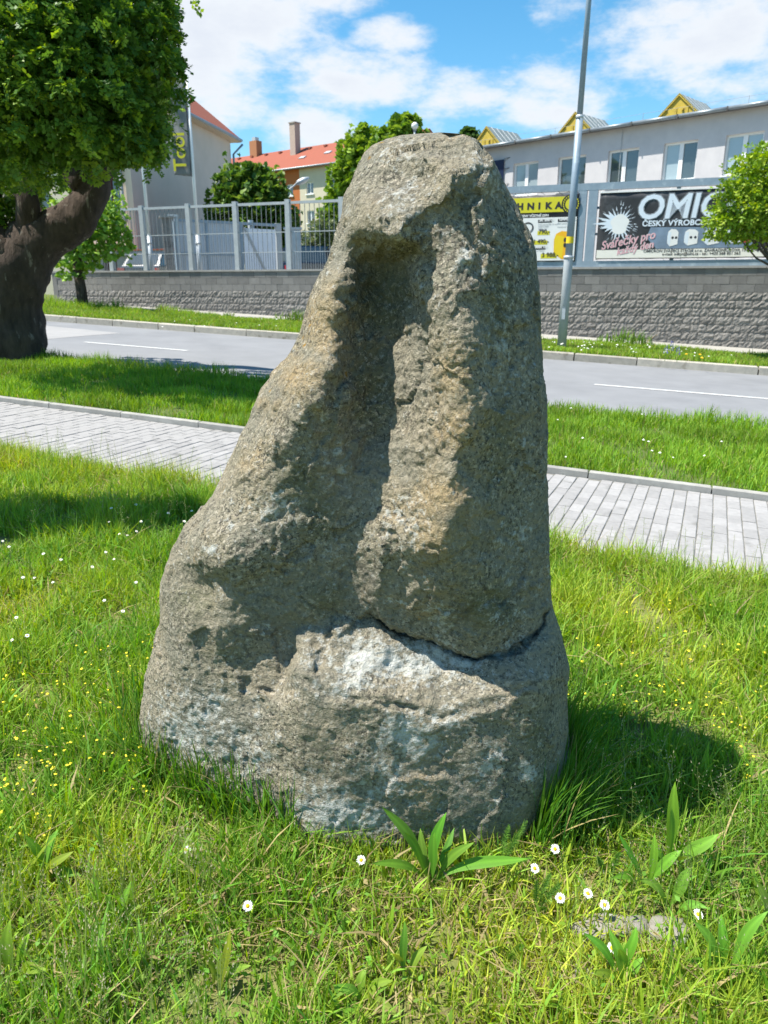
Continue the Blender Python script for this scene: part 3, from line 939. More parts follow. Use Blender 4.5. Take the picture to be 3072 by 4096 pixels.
# ------------------------------------------------------------------ retaining wall of concrete blocks
wall_az = math.degrees(math.atan2(*(S - .05 * T)))
WALL = Plane(st(0, wall_t(0)), wall_az)               # m grows to the left (up the street)
WTOP = 2.07
def retaining_wall():
    root = thing('block_wall', st(10, wall_t(10), gz(10) + VERGE), 'grey concrete block retaining wall with split-faced lower courses along the far footpath', 'wall')
    core = MB()
    m1 = WALL.hit(122, 600)[0]
    m0 = -6.0
    n = 24
    top = WTOP - .012
    core.hexa([WALL.p(m0, -.5, -.20), WALL.p(m1, -.5, -.20), WALL.p(m1, -.5, -.014), WALL.p(m0, -.5, -.014), WALL.p(m0, top, -.20), WALL.p(m1, top, -.20), WALL.p(m1, top, -.014), WALL.p(m0, top, -.014)])
    core.build('mortar_core', 'mortar', root)
    # wall returning into the side street
    MB().hexa([WALL.p(m1 + .003, -.2, -3.5), WALL.p(m1 + .2, -.2, -3.5), WALL.p(m1 + .2, -.2, -.0), WALL.p(m1 + .003, -.2, -.0), WALL.p(m1 + .003, top, -3.5), WALL.p(m1 + .2, top, -3.5), WALL.p(m1 + .2, top, -.0), WALL.p(m1 + .003, top, -.0)]).build('return_wall', 'block_smooth', root)
    h, l = .2, .4
    def smooth_mesh(k):
        return bevel_mesh_front('block', l, h, k, False)
    def bevel_mesh_front(nm, l, h, k, rough):
        r = random.Random(k)
        nx, nz = (8, 4) if rough else (1, 1)
        vs = []; fs = []
        j = .004
        for iz in range(nz + 1):
            for ix in range(nx + 1):
                x = -l / 2 + j + (l - 2 * j) * ix / nx; z = j + (h - 2 * j) * iz / nz
                e = ix in (0, nx) or iz in (0, nz)
                d = .0 if not rough else (r.uniform(.0, .016) if e else r.uniform(.002, .034))
                vs.append((x, -d, z))
        for iz in range(nz):
            for ix in range(nx):
                a = iz * (nx + 1) + ix
                fs.append((a, a + 1, a + nx + 2, a + nx + 1))
        b = len(vs)
        # sides go back into the joint
        ring = [i for i in range(nx + 1)] + [(nx + 1) * k2 + nx for k2 in range(1, nz + 1)] + [(nx + 1) * nz + i for i in range(nx - 1, -1, -1)] + [(nx + 1) * k2 for k2 in range(nz - 1, 0, -1)]
        for i in ring:
            x, y, z = vs[i]; vs.append((x, .05, z))
        for i in range(len(ring)):
            fs.append((ring[(i + 1) % len(ring)], ring[i], b + i, b + (i + 1) % len(ring)))
        me = bpy.data.meshes.new(nm)
        me.from_pydata(vs, [], fs); me.update()
        me.materials.append(MATS['block_split' if rough else 'block_smooth'])
        return me
    sm = [smooth_mesh(k) for k in range(2)]
    ro = [bevel_mesh_front('split_block', l, h, 50 + k, True) for k in range(12)]
    ex = -WALL.d                                   # to the right
    M0 = Matrix.Identity(4)
    back = -WALL.n
    for i in range(2):
        M0[i][0] = ex[i]; M0[i][1] = back[i]
    singles = []
    for c in range(11):
        z = WTOP - h * (c + 1)
        m = m0 + (l / 2 if c % 2 else 0)
        while m + l < m1 + .2:
            mc = m + l / 2
            if z + h > gz(mc) + VERGE - .02 and mc < m1 - .1:
                singles.append((c, mc, z))
            m += l
    P = np.array([WALL.p(mc, z + .1) for c, mc, z in singles])
    u, v, dep = proj(P)
    hid = (u < 55) | (u > 785) | ((u > 318) & (u < 525)) 
    order = np.argsort(np.where(hid, 1e3, dep))
    keep = set(order[:300].tolist())
    rest = MB()
    for i, (c, mc, z) in enumerate(singles):
        rough = c >= 3
        p = WALL.p(mc, z, random.uniform(-.003, .003))
        if i in keep:
            me = random.choice(ro) if rough else random.choice(sm)
            o = bpy.data.objects.new('split_block' if rough else 'block', me)
            M = M0.copy(); 
            for k in range(3): M[k][3] = p[k] - ORG[root.name][k]
            o.matrix_local = M
            o.parent = root
            link(o)
        else:
            me = random.choice(ro) if rough else random.choice(sm)
            vs = [p + np.array([ex[0] * w.co.x + back[0] * w.co.y, ex[1] * w.co.x + back[1] * w.co.y, w.co.z]) for w in me.vertices]
            rest.add(vs, [tuple(f.vertices) for f in me.polygons])
    tag(rest.build('block_courses', 'block_split', root), kind='stuff')
    # thin cap slabs
    m = m0
    while m < m1:
        MB().pbox(WALL, m + .004, min(m + 1.0, m1 + .22) - .004, WTOP - .008, WTOP + .045, -.24, .035).build('cap_slab', 'wall_cap', root)
        m += 1.0
retaining_wall()

# ------------------------------------------------------------------ galvanised fence on the wall
def fence():
    root = thing('metal_fence', WALL.p(14, WTOP), 'tall galvanised bar fence with wide square posts on top of the block wall', 'fence')
    zt = 4.08; zb = WTOP + .045
    qs = [(735, 430), (620, 437), (507, 440), (406, 447), (306, 451), (232, 452), (160, 455)]
    ms = [WALL.hit(x, 520)[0] for x, _ in qs]
    for i, m in enumerate(ms):
        MB().pbox(WALL, m - .075, m + .075, zb, zt + (.06 if i < 5 else -.9), -.20, -.06).build('post', 'galv', root)
    for i in range(len(ms) - 1):
        a, b = ms[i] + .085, ms[i + 1] - .085
        if i < 5:
            MB().pbox(WALL, a, b, zt - .075, zt, -.165, -.095).build('top_rail', 'galv', root)
            MB().pbox(WALL, a, b, 3.20, 3.225, -.14, -.115).build('middle_rail', 'galv', root)
            zt2 = zt - .075
        else:
            zt2 = 3.2
        MB().pbox(WALL, a, b, 2.62, 2.64, -.14, -.115).build('lower_rail', 'galv', root)
        n = 10
        for k in range(1, n):
            m = a + (b - a) * k / n
            MB().pbox(WALL, m - .0075, m + .0075, zb, zt2, -.137, -.122).build('bar', 'bar_steel', root)
            if k % 1 == 0:
                m2 = m + (b - a) / n / 2
                MB().pbox(WALL, m2 - .0055, m2 + .0055, zb, 2.62, -.138, -.122).build('bar', 'bar_steel', root)
fence()

# ------------------------------------------------------------------ flag poles
def flag_pole(q0, q1, Y, label, z_top, flag=False):
    a = at_y(*q0, Y)
    base = np.array([a[0], a[1], 1.5])
    root = thing('flag_pole', base, label, 'flag pole', 'white flag poles behind the wall')
    t = np.array([base[0], base[1], z_top])
    mid = base * .45 + t * .55; zs = 3.3
    MB().tube([base, base + [0, 0, zs - 1.5]], .085, 12).build('lower_tube', 'galv_light', root, True)
    MB().tube([base + [0, 0, zs - 1.5], t], [.06, .045], 12).build('upper_tube', 'window_frame', root, True)
    MB().tube([base + [0, 0, zs - 1.80], base + [0, 0, zs - 1.74]], .1, 12).build('collar', 'galv', root, True)
    MB().tube([base, base + [0, 0, .06]], .14, 12).build('foot_plate', 'galv', root)
    if flag:
        MB().tube([t + [.05, 0, -.05], t + [-.62, 0, -.05]], .015, 8).build('flag_arm', 'galv', root)
    return root, t
fp2, ftop = flag_pole((432, 580), (400, 250), 27.4, 'white flag pole carrying the grey flag, right of the two tall ones', 8.25, True)
flag_pole((328, 580), (315, 380), 27.4, 'bare white flag pole whose top is hidden in the big tree crown', 8.25)
def flag():
    pl = Plane((ftop[0] - .02, ftop[1] - .08), -84)
    L_ = 3.0; w = .62
    z1 = ftop[2] - .08
    v = []; f = []
    nx, nz = 8, 22
    for i in range(nz + 1):
        for j in range(nx + 1):
            m = w * j / nx
            z = z1 - L_ * i / nz + (.10 * m if i == nz else 0)
            v.append(pl.p(m + .03, z - (.22 * (1 - j / nx) * 0), .05 * math.sin(j * 1.1 + i * .35) * (j / nx) + .03 * math.sin(i * .5)))
    for i in range(nz):
        for j in range(nx):
            a = i * (nx + 1) + j
            f.append((a, a + 1, a + nx + 2, a + nx + 1))
    root = thing('flag', (ftop[0], ftop[1], z1 - L_), 'long grey vertical flag with yellow lettering reading upwards, hanging beside the tree', 'flag')
    cl = mesh_obj('cloth', v, f, 'flag_cloth', root, True)
    so = cl.modifiers.new('thick', 'SOLIDIFY'); so.thickness = .006
    MB().tube([pl.p(.03, z1, 0), pl.p(.03, z1 - L_, 0)], .013, 6).build('hem', 'dark_print', root)
    text_part('lettering', 'Tool', pl, .17, z1 - L_ + .16, .62, .085, 'yellow_print', root, .012, 0, 1.0, math.pi / 2)
flag()

# ------------------------------------------------------------------ billboard frame and banners on the wall
def src(x, y): return x * .54004, y * .54004
def W(x, y):
    return WALL.hit(*src(x, y))
def A1(x, y): return W(1900 + x / 2.765, 720 + y / 2.765)
def A2(x, y): return W(2400 + x / 2.4688, 650 + y / 2.4688)

def billboard_frame():
    root = thing('billboard_frame', WALL.p(3.45, WTOP), 'blue-grey galvanised steel frame holding two advertising banners on top of the block wall', 'frame')
    zt, zb = 4.20, WTOP + .047
    right, left = -4.2, 10.2
    MB().pbox(WALL, right, left, zt - .17, zt, -.20, -.02).build('top_beam', 'galv_blue', root)
    MB().pbox(WALL, right, left, zb, zb + .15, -.20, -.02).build('bottom_beam', 'galv_blue', root)
    for m in (3.34, 3.62, -4.1, 10.1):
        MB().pbox(WALL, m - .115, m + .115, zb + .15, zt - .17, -.197, -.023).build('post', 'galv_blue', root)
    for m in (1.25, -1.2, 5.9, 8.1):
        MB().pbox(WALL, m - .05, m + .05, zb + .15, zt - .17, -.19, -.09).build('upright', 'galv_blue', root)
    for z in (2.95, 3.6):
        MB().pbox(WALL, right, 3.22, z - .03, z + .03, -.17, -.12).build('brace', 'galv_blue', root)
        MB().pbox(WALL, 3.74, left, z - .03, z + .03, -.17, -.12).build('brace', 'galv_blue', root)
billboard_frame()

def print_poly(name, pts, o, mat, parent):
    """flat ink shape on a banner, pts are (m, z)"""
    P = [WALL.p(m, z, o) for m, z in pts]
    ob = mesh_obj(name, P, [tuple(range(len(P)))], mat, parent)
    nrm = ob.data.polygons[0].normal
    if nrm[0] * WALL.n[0] + nrm[1] * WALL.n[1] < 0: ob.data.flip_normals()
    return ob
def rect(m0, m1, z0, z1): return [(m0, z0), (m1, z0), (m1, z1), (m0, z1)]

def banner_sheet(name, m0, m1, z0, z1, mat, root, o=.0, sag=.02):
    nx, nz = 40, 10
    v = []; f = []
    for i in range(nz + 1):
        for j in range(nx + 1):
            m = m0 + (m1 - m0) * j / nx
            e = .010 * abs(math.sin(j * math.pi / 4)) * (1 if i in (0, nz) else 0)
            z = z0 + (z1 - z0) * i / nz + (e if i == 0 else -e)
            ripple = .004 * math.sin(j * 1.7 + i * .6) + .004 * math.sin(j * .9 - i)
            v.append(WALL.p(m, z, o + ripple))
    for i in range(nz):
        for j in range(nx):
            a = i * (nx + 1) + j
            f.append((a, a + 1, a + nx + 2, a + nx + 1))
    ob = mesh_obj(name, v, f, mat, root, True)
    so = ob.modifiers.new('thick', 'SOLIDIFY'); so.thickness = .004; so.offset = 0
    return ob

def omicron_banner():
    m_l = A2(2, 500)[0]
    m1, m0 = 3.16, -3.6
    z0, z1 = 2.30, 3.95
    root = thing('advertising_banner', WALL.p(m1, z0), 'dark grey advertising banner with big white lettering and welding sparks, nearest the globe tree', 'banner')
    O = .0
    banner_sheet('sheet', m0, m1, z0, z1, 'grey_pvc', root, O)
    zf = A2(500, 850)[1]
    print_poly('footer_strip', rect(m0 + .02, m1 - .02, z0 + .03, zf - .02), .014, 'cream_print', root)
    MB().pbox(WALL, m0, m1, z1 - .01, z1 + .02, -.02, .02).build('hem_rod', 'white_print', root)
    k = 0
    m = m1
    while m > m0:                                     # eyelets and lacing
        MB().tube([WALL.p(m, z1, .0), WALL.p(m - .08, 4.05, -.05)], .006, 5).build('lacing', 'white_print', root)
        MB().tube([WALL.p(m, z0 + .02, .0), WALL.p(m - .06, 2.26, -.05)], .006, 5).build('lacing', 'white_print', root)
        m -= .42
    # blue glow field behind the machines
    a, b = A2(470, 640), A2(1500, 830)
    print_poly('glow_field', [(A2(500, 650)[0], a[1]), (b[0], a[1] - .05), (b[0], b[1] - .02), (A2(560, 820)[0], b[1] - .02), (a[0], (a[1] + b[1]) / 2)], .012, 'blue_glow_print', root)
    # the company name, white with grey outline
    base = A2(360, 552)
    end = A2(985, 538)
    hgt = A2(590, 315)[1] - A2(580, 545)[1]
    size = hgt / .70 * 1.02
    text_part('name_outline', 'OMICRON', WALL, base[0] + .02, base[1] - .01, size, .015, 'grey_print', root, .038, .12, 1.0)
    text_part('name_gap', 'OMICRON', WALL, base[0] + .02, base[1] - .01, size, .018, 'dark_print', root, .028, .12, 1.0)
    text_part('name', 'OMICRON', WALL, base[0] + .02, base[1] - .01, size, .021, 'pale_blue_print', root, .018, .12, 1.0)
    p = A2(415, 630)
    text_part('subtitle', 'ČESKÝ VÝROBCE SVÁŘECÍ TECHNIKY', WALL, p[0], p[1], .185, .018, 'pale_blue_print', root, .006, 0, 1.06)
    p = A2(5, 872)
    text_part('slogan_shadow', 'Svářečky pro', WALL, p[0] - .02, p[1] + .02, .29, .016, 'white_print', root, .008, .3, 1, .2, fit=1.36)
    text_part('slogan', 'Svářečky pro', WALL, p[0] - .02, p[1] + .02, .29, .019, 'pink_print', root, .003, .3, 1, .2, fit=1.36)
    p = A2(165, 908)
    text_part('slogan_shadow', 'každý den', WALL, p[0], p[1] - .02, .25, .0165, 'white_print', root, .008, .3, 1, .2, fit=.93)
    text_part('slogan', 'každý den', WALL, p[0], p[1] - .02, .25, .0195, 'pink_print', root, .003, .3, 1, .2, fit=.93)
    p = A2(428, 893); e = A2(1465, 862)
    t = text_part('address', 'OMICRON SVÁŘECÍ STROJE s.r.o. ZAHRADNÍČKOVA 1375/2, 674 01 TŘEBÍČ', WALL, p[0], p[1] + .01, .098, .018, 'dark_print', root, .002, 0, 1.0)
    p = A2(612, 918)
    text_part('address', 'e-mail: odbyt@omi.cz - tel.: +420 568 851 563', WALL, p[0], p[1] + .0, .098, .018, 'dark_print', root, .002, 0, 1.0)
    p = A2(1540, 880)
    text_part('web_address', 'www.omi.cz', WALL, p[0], p[1], .19, .018, 'dark_print', root, .006, .2)
    # burst of welding sparks
    r = random.Random(4)
    c = A2(190, 600)
    out = []
    n = 46
    for k in range(n):
        w = 2 * math.pi * k / n
        big = .30 + .16 * r.random() if k % 2 else .13 + .10 * r.random()
        if 2.4 < w < 3.6: big *= 1.55
        if w > 3.7 and w < 5.4: big *= 1.15
        out.append((c[0] - math.cos(w) * big * 1.02, c[1] + math.sin(w) * big * .98))
    print_poly('spark_burst', out, .015, 'pale_blue_print', root)
    for k in range(38):
        w = r.uniform(0, 2 * math.pi); d0 = r.uniform(.30, .46); d1 = d0 + r.uniform(.05, .13)
        a_ = (c[0] - math.cos(w) * d0, c[1] + math.sin(w) * d0); b_ = (c[0] - math.cos(w) * d1, c[1] + math.sin(w) * d1)
        px_, pz = -math.sin(w) * .012, math.cos(w) * .012
        print_poly('spark', [(a_[0] - px_, a_[1] - pz), (a_[0] + px_, a_[1] + pz), b_], .0155, 'pale_blue_print', root)
    cc = A2(195, 610)
    print_poly('spark_core', [(cc[0] - math.cos(q) * (.22 + .03 * math.sin(5 * q)), cc[1] + math.sin(q) * .25) for q in np.linspace(0, 2 * math.pi, 24, endpoint=False)], .018, 'white_print', root)
    # the three welding machines
    for (x0, y0, x1, y1) in ((655, 655, 780, 830), (822, 655, 975, 822), (1015, 650, 1190, 818), (1245, 640, 1420, 800)):
        a, b = A2(x0, y1), A2(x1, y0)
        wd, ht = a[0] - b[0], b[1] - a[1]
        P = lambda fx, fz: (a[0] - wd * fx, a[1] + ht * fz)
        g = print_poly('welder_print', [P(.3, 0), P(1, .12), P(1, .82), P(.75, .97), P(.3, 1), P(.05, .85), P(0, .62), P(.02, .2)], .0165, 'white_print', root)
        print_poly('welder_side', [P(.3, .02), P(.33, .85), P(.05, .80), P(.02, .62), P(.04, .22)], .0175, 'pale_blue_print', root)
        for fx in (.5, .82):
            q = P(fx, .50)
            print_poly('welder_knob', [(q[0] + .032 * math.cos(t_), q[1] + .032 * math.sin(t_)) for t_ in np.linspace(0, 6.28, 12, endpoint=False)], .0185, 'dark_print', root)
    a, b = A2(1380, 800), A2(1500, 690)
    print_poly('red_print', [(a[0], a[1]), (b[0], a[1] + .05), (b[0], b[1]), (a[0] - .1, b[1])], .0162, 'red_print', root)
omicron_banner()

def price_banner():
    m0 = A1(1140, 400)[0]; m1 = 9.6
    z0 = A1(700, 905)[1]; z1 = A1(1160, 150)[1]
    root = thing('advertising_banner', WALL.p(m0, z0), 'black, yellow and white price banner with an orange welder, partly hidden behind the boulder', 'banner')
    banner_sheet('sheet', m0, m1, z0, z1, 'black_pvc', root)
    yb, yt = A1(1020, 350)[1], A1(1000, 182)[1]
    my = A1(1000, 300)[0]
    print_poly('yellow_band', rect(m0 + .16, m1, yb, yt), .014, 'yellow_print', root)
    mw = m0 + .05
    zw = A1(800, 415)[1]
    print_poly('white_field', rect(m0 + .03, m1, z0 + .03, zw), .014, 'white_print', root)
    # TECHNIKA, of which the last letters show
    size = (A1(900, 240)[1] - A1(900, 310)[1]) / .70
    zb = A1(800, 318)[1]
    for ch, x in (('A', 925), ('K', 812), ('I', 712), ('N', 617), ('H', 500), ('C', 385), ('E', 280), ('T', 180)):
        text_part('letter', ch, WALL, A1(x, 300)[0], zb, size, .018, 'dark_print', root, .012, 0, 1.1, 0, 'CENTER')
    # round emblem at the right end of the band
    c = A1(1062, 265)
    def disc(r_, o, mt, nm): print_poly(nm, [(c[0] + r_ * math.cos(q), c[1] + r_ * math.sin(q)) for q in np.linspace(0, 2 * math.pi, 32, endpoint=False)], o, mt, root)
    disc(.245, .016, 'black_pvc', 'emblem_ring'); disc(.145, .0185, 'yellow_print', 'emblem')
    for k in range(22):
        if k in (5, 16): continue
        w = 2 * math.pi * k / 22
        q = (c[0] + .195 * math.cos(w), c[1] + .195 * math.sin(w))
        print_poly('emblem_mark', [(q[0] - .012, q[1] - .02), (q[0] + .012, q[1] - .02), (q[0] + .012, q[1] + .02), (q[0] - .012, q[1] + .02)], .0188, 'yellow_print', root)
    p = A1(503, 418)
    text_part('small_print', 'CENY VČETNĚ DPH', WALL, p[0], p[1] + .01, .085, .018, 'white_print', root, .003)
    def tag_box(x, y0, y1, x1, body, mt, ink, sz):
        a, b = A1(x, y1), A1(x1, y0)
        print_poly('price_field', rect(b[0], a[0], a[1], b[1]), .0165, mt, root)
        text_part('price', body, WALL, a[0] - .03, a[1] + .035, sz, .019, ink, root, .004)
    tag_box(697, 436, 475, 853, 'SK 3m/16', 'dark_print', 'white_print', .10)
    tag_box(917, 425, 465, 1097, 'GAMA 160', 'dark_print', 'white_print', .10)
    tag_box(690, 562, 610, 828, '790,-', 'yellow_print', 'dark_print', .15)
    tag_box(630, 668, 718, 803, '1 490,-', 'yellow_print', 'dark_print', .15)
    tag_box(630, 735, 772, 783, 'GAMA 130', 'dark_print', 'white_print', .085)
    tag_box(725, 815, 868, 905, '3 988,-', 'yellow_print', 'dark_print', .16)
    for (x, y, bd) in ((700, 502, 'Svařovací hořák 16 mm'), (700, 524, 'Hadice délka'), (700, 548, 'Délka 3 m'), (912, 490, 'Max. proud'), (912, 528, 'Hmotnost 5 kg'), (640, 792, 'výkon 130mm'), (640, 812, 'mini')):
        p = A1(x, y)
        text_part('small_print', bd, WALL, p[0], p[1], .055, .018, 'grey_print', root, .001)
    # coil of cable
    c2_ = A1(585, 530)
    for rr, dz in ((.16, 0), (.13, .01), (.145, -.012)):
        ring = []
        for q in np.linspace(0, 2 * math.pi, 28, endpoint=False): ring.append((c2_[0] + rr * math.cos(q), c2_[1] + dz + rr * .9 * math.sin(q)))
        inn = [(c2_[0] + (x - c2_[0]) * .9, c2_[1] + (z - c2_[1]) * .9) for x, z in ring]
        vs = [WALL.p(a, b, .017 + rr * .01) for a, b in ring + inn]
        mesh_obj('cable_print', vs, [(i, (i + 1) % 28, 28 + (i + 1) % 28, 28 + i) for i in range(28)], 'dark_print', root)
    # orange welding machine
    a, b = A1(860, 880), A1(1085, 560)
    wd, ht = a[0] - b[0], b[1] - a[1]
    P = lambda fx, fz: (a[0] - wd * fx, a[1] + ht * fz)
    print_poly('welder_print', [P(.5, 0), P(.95, .12), P(1, .72), P(.8, .96), P(.4, 1), P(.1, .9), P(0, .7), P(.02, .22)], .0165, 'orange_print', root)
    print_poly('welder_side', [P(.5, .03), P(.55, .80), P(.1, .86), P(.03, .68), P(.05, .24)], .0175, 'sticker_yellow', root)
    for fx, fz in ((.62, .50), (.62, .68)):
        q = P(fx, fz)
        print_poly('welder_knob', [(q[0] + .045 * math.cos(t_), q[1] + .06 * math.sin(t_)) for t_ in np.linspace(0, 6.28, 12, endpoint=False)], .0185, 'dark_print', root)
    m = m0
    while m < m1:
        MB().tube([WALL.p(m, z1, 0), WALL.p(m + .12, 4.03, -.08)], .006, 5).build('lacing', 'dark_print', root)
        m += .45
price_banner()

# ------------------------------------------------------------------ street lamp pole in the far verge
def lamp_pole():
    b = gnd(1213, 750, VERGE)
    base = np.array([b[0], b[1], b[2]])
    root = thing('street_lamp', base - [0, 0, .05], 'tall tapered grey steel street lamp pole with a small yellow sticker, on the far verge', 'street lamp')
    up = np.array([.010, .0, 1.0])
    def pt(z): return base + up * z
    MB().tube([pt(-.2), pt(1.97), pt(1.99)], [.105, .10, .095], 16).build('lower_tube', 'galv', root, True)
    MB().tube([pt(1.95), pt(4.8)], [.083, .074], 16).build('middle_tube', 'galv_blue', root, True)
    MB().tube([pt(4.78), pt(9.5)], [.062, .045], 16).build('upper_tube', 'galv_blue', root, True)
    MB().tube([pt(1.94), pt(2.00)], [.112, .108], 16).build('collar', 'galv_light', root, True)
    MB().tube([pt(4.76), pt(4.82)], [.084, .078], 16).build('collar', 'galv_light', root, True)
    MB().tube([pt(9.45), pt(9.7), pt(9.75) + np.array([-.3, -.8, .1])], [.045, .04, .035], 10).build('arm', 'galv', root, True)
    h = pt(9.75) + np.array([-.42, -1.15, .12])
    MB().box(h, (.35, .94, 0), (.94, -.35, 0), (0, 0, 1), .36, .13, .06).build('lamp_head', 'galv_light', root)
    MB().tube([pt(2.26), pt(2.40)], [.0845, .084], 16, False).build('sticker', 'sticker_yellow', root, True)
    d = np.array([-.04, -.105, 0])
    MB().box(pt(.75) + d, (1, -.35, 0), (0, 0, 1), (.35, 1, 0), .035, .12, .006).build('service_door', 'galv_light', root)
lamp_pole()

# ------------------------------------------------------------------ white works building on the right
def white_building():
    pl = Plane((13.8, 31.0), -45)
    d, n = pl.d, pl.n
    root = thing('works_building', pl.p(5, 1.5), 'long pale plastered works building with white windows and a grey gutter behind the banners', 'building')
    ze = 8.0
    m0, m1 = -9.0, 14.3
    win = [(10.78 - 2.49 * k, 9.37 - 2.49 * k) for k in range(0, 7)]
    z0, z1 = 5.72, 7.17
    # wall with openings: piers, sill band and lintel band
    MB().pbox(pl, m0, m1, 1.5, z0, -.4, 0).build('wall', 'plaster', root)
    MB().pbox(pl, m0, m1, z1, ze, -.4, 0).build('wall', 'plaster', root)
    edges = sorted([e for w in win for e in w])
    prev = m0
    for i in range(0, len(edges), 2):
        MB().pbox(pl, prev, edges[i], z0, z1, -.4, 0).build('wall', 'plaster', root)
        prev = edges[i + 1]
    MB().pbox(pl, prev, m1, z0, z1, -.4, 0).build('wall', 'plaster', root)
    MB().pbox(pl, m0 + .1, m1 - .1, 1.5, ze, -11, -.45).build('inner_block', 'roof_felt', root)
    rr = random.Random(2)
    for i, (a, b) in enumerate(win):
        a, b = max(a, b), min(a, b)
        w = MB()
        fr = .075
        w.pbox(pl, b, a, z0, z0 + fr, -.22, -.13).pbox(pl, b, a, z1 - fr, z1, -.22, -.13)
        w.pbox(pl, b, b + fr, z0 + fr, z1 - fr, -.22, -.13).pbox(pl, a - fr, a, z0 + fr, z1 - fr, -.22, -.13)
        mid = (a + b) / 2
        if i != 1: w.pbox(pl, mid - .085, mid + .085, z0 + fr, z1 - fr, -.22, -.125)
        wo = w.build('window', 'window_frame', root)
        if i != 1:
            MB().pbox(pl, b + fr, mid - .085, z0 + fr, z1 - fr, -.19, -.17).build('pane', 'blind' if i in (0, 4) else 'glass', wo)
            MB().pbox(pl, mid + .085, a - fr, z0 + fr, z1 - fr, -.19, -.17).build('pane', 'blind' if i in (0, 3, 4) else 'glass', wo)
        else:
            MB().pbox(pl, b + fr, a - fr, z0 + fr, z1 - fr, -.19, -.17).build('pane', 'glass', wo)
        MB().pbox(pl, b - .04, a + .04, z0 - .03, z0 + .012, -.13, .05).build('window_sill', 'window_frame', root)
    # roof: shallow slab with overhang and half-round gutter
    MB().hexa([pl.p(m0, ze, -11), pl.p(m1, ze, -11), pl.p(m1, ze, .34), pl.p(m0, ze, .34), pl.p(m0, ze + .7, -11), pl.p(m1, ze + .7, -11), pl.p(m1, ze + .07, .34), pl.p(m0, ze + .07, .34)]).build('roof', 'roof_felt', root)
    g = MB()
    for k in range(12):
        a = m0 + (m1 - m0) * k / 12; b = m0 + (m1 - m0) * (k + 1) / 12
        MB().tube([pl.p(a + .01, ze + .03, .42), pl.p(b - .01, ze + .03, .42)], .075, 10).build('gutter', 'gutter', root, True)
        MB().pbox(pl, a - .02, a + .02, ze - .06, ze + .10, .33, .505).build('gutter_bracket', 'roof_felt', root)
    MB().tube([pl.p(5.2, ze - .05, .05), pl.p(5.2, 3.0, .05)], .012, 6).build('lightning_wire', 'galv', root)
    # three ochre gabled skylights
    for k, (m, zp) in enumerate(((12.66, 9.0), (7.72, 8.93), (2.98, 8.92))):
        hw_ = 1.03
        zb = ze + .08
        sk = thing('roof_skylight', pl.p(m, zb, -.4), ['ochre gabled skylight nearest the boulder on the works roof', 'ochre gabled skylight in the middle, cut by the lamp pole', 'ochre gabled skylight farthest right on the works roof'][k], 'skylight', 'ochre skylights on the works roof')
        o0, o1 = -.25, -2.7
        tri = [pl.p(m - hw_, zb - .1, o0), pl.p(m + hw_, zb - .1, o0), pl.p(m, zp, o0)]
        dv = pl.p(0, 0, o1) - pl.p(0, 0, o0)
        MB().prism(tri, dv).build('gable', 'ochre_sheet', sk)
        for sg in (-1, 1):
            e = np.array(pl.p(m + sg * (hw_ + .05), zb - .12, o0 + .06)); r_ = np.array(pl.p(m, zp + .03, o0 + .06))
            e2, r2 = e + dv * 1.06, r_ + dv * 1.06
            upv = np.array([0, 0, .04])
            MB().hexa([e, r_, r2, e2, e + upv, r_ + upv, r2 + upv, e2 + upv]).build('roof_sheet', 'roof_metal', sk)
            for q in range(1, 6):
                c0 = e + (e2 - e) * q / 6 + upv; c1 = r_ + (r2 - r_) * q / 6 + upv
                MB().tube([c0, c1], .025, 6).build('roof_rib', 'gutter', sk)
            MB().hexa([e - upv, r_ - upv, r_ + dv * .02 - upv, e + dv * .02 - upv, e + upv * 1.3, r_ + upv * 1.3, r_ + dv * .02 + upv * 1.3, e + dv * .02 + upv * 1.3]).build('barge_board', 'ochre_sheet', sk)
        for sg in (-1, 1):
            a, b = (m + sg * .06, m + sg * .42)
            MB().pbox(pl, min(a, b), max(a, b), zb + .05, zb + .5 - (.12 if 1 else 0), o0, o0 + .03).build('flap', 'ochre_sheet', sk)
        MB().tube([pl.p(m - .2, zb + .32, o0 + .03), pl.p(m - .2, zb + .32, o0 + .10)], .05, 8).build('vent', 'ochre_sheet', sk)
    # low row of roof wire posts
    for m in np.arange(-2, 13, 2.1):
        MB().tube([pl.p(m, ze + .1, .1), pl.p(m, ze + .42, .1)], .01, 5).build('wire_post', 'galv', root)
    MB().tube([pl.p(-2.5, ze + .4, .1), pl.p(13, ze + .4, .1)], .006, 5).build('roof_wire', 'galv', root)
    # dark blue banner fixed to the wall, left of the first window
    bn = thing('wall_banner', pl.p(12.3, 5.5), 'dark blue banner with yellow lettering laced to the works wall beside the boulder', 'banner')
    a = pl.hit(829.4 + 522 * .5, 700 * .5)[0]
    mb = MB(); mb.pbox(pl, a, a + 1.9, 5.2, 7.42, .05, .065); mb.build('sheet', 'navy_pvc', bn)
    text_part('lettering', 'b', pl, a + .62, 6.2, .95, .07, 'yellow_print', bn, .02, 0, .8)
    for z in (5.6, 6.2, 6.9, 7.35):
        MB().tube([pl.p(a, z, .06), pl.p(a - .30, z + .13, .01)], .008, 5).build('lacing', 'dark_print', bn)
        MB().tube([pl.p(a, z + .1, .06), pl.p(a - .30, z + .13, .01)], .008, 5).build('lacing', 'dark_print', bn)
white_building()

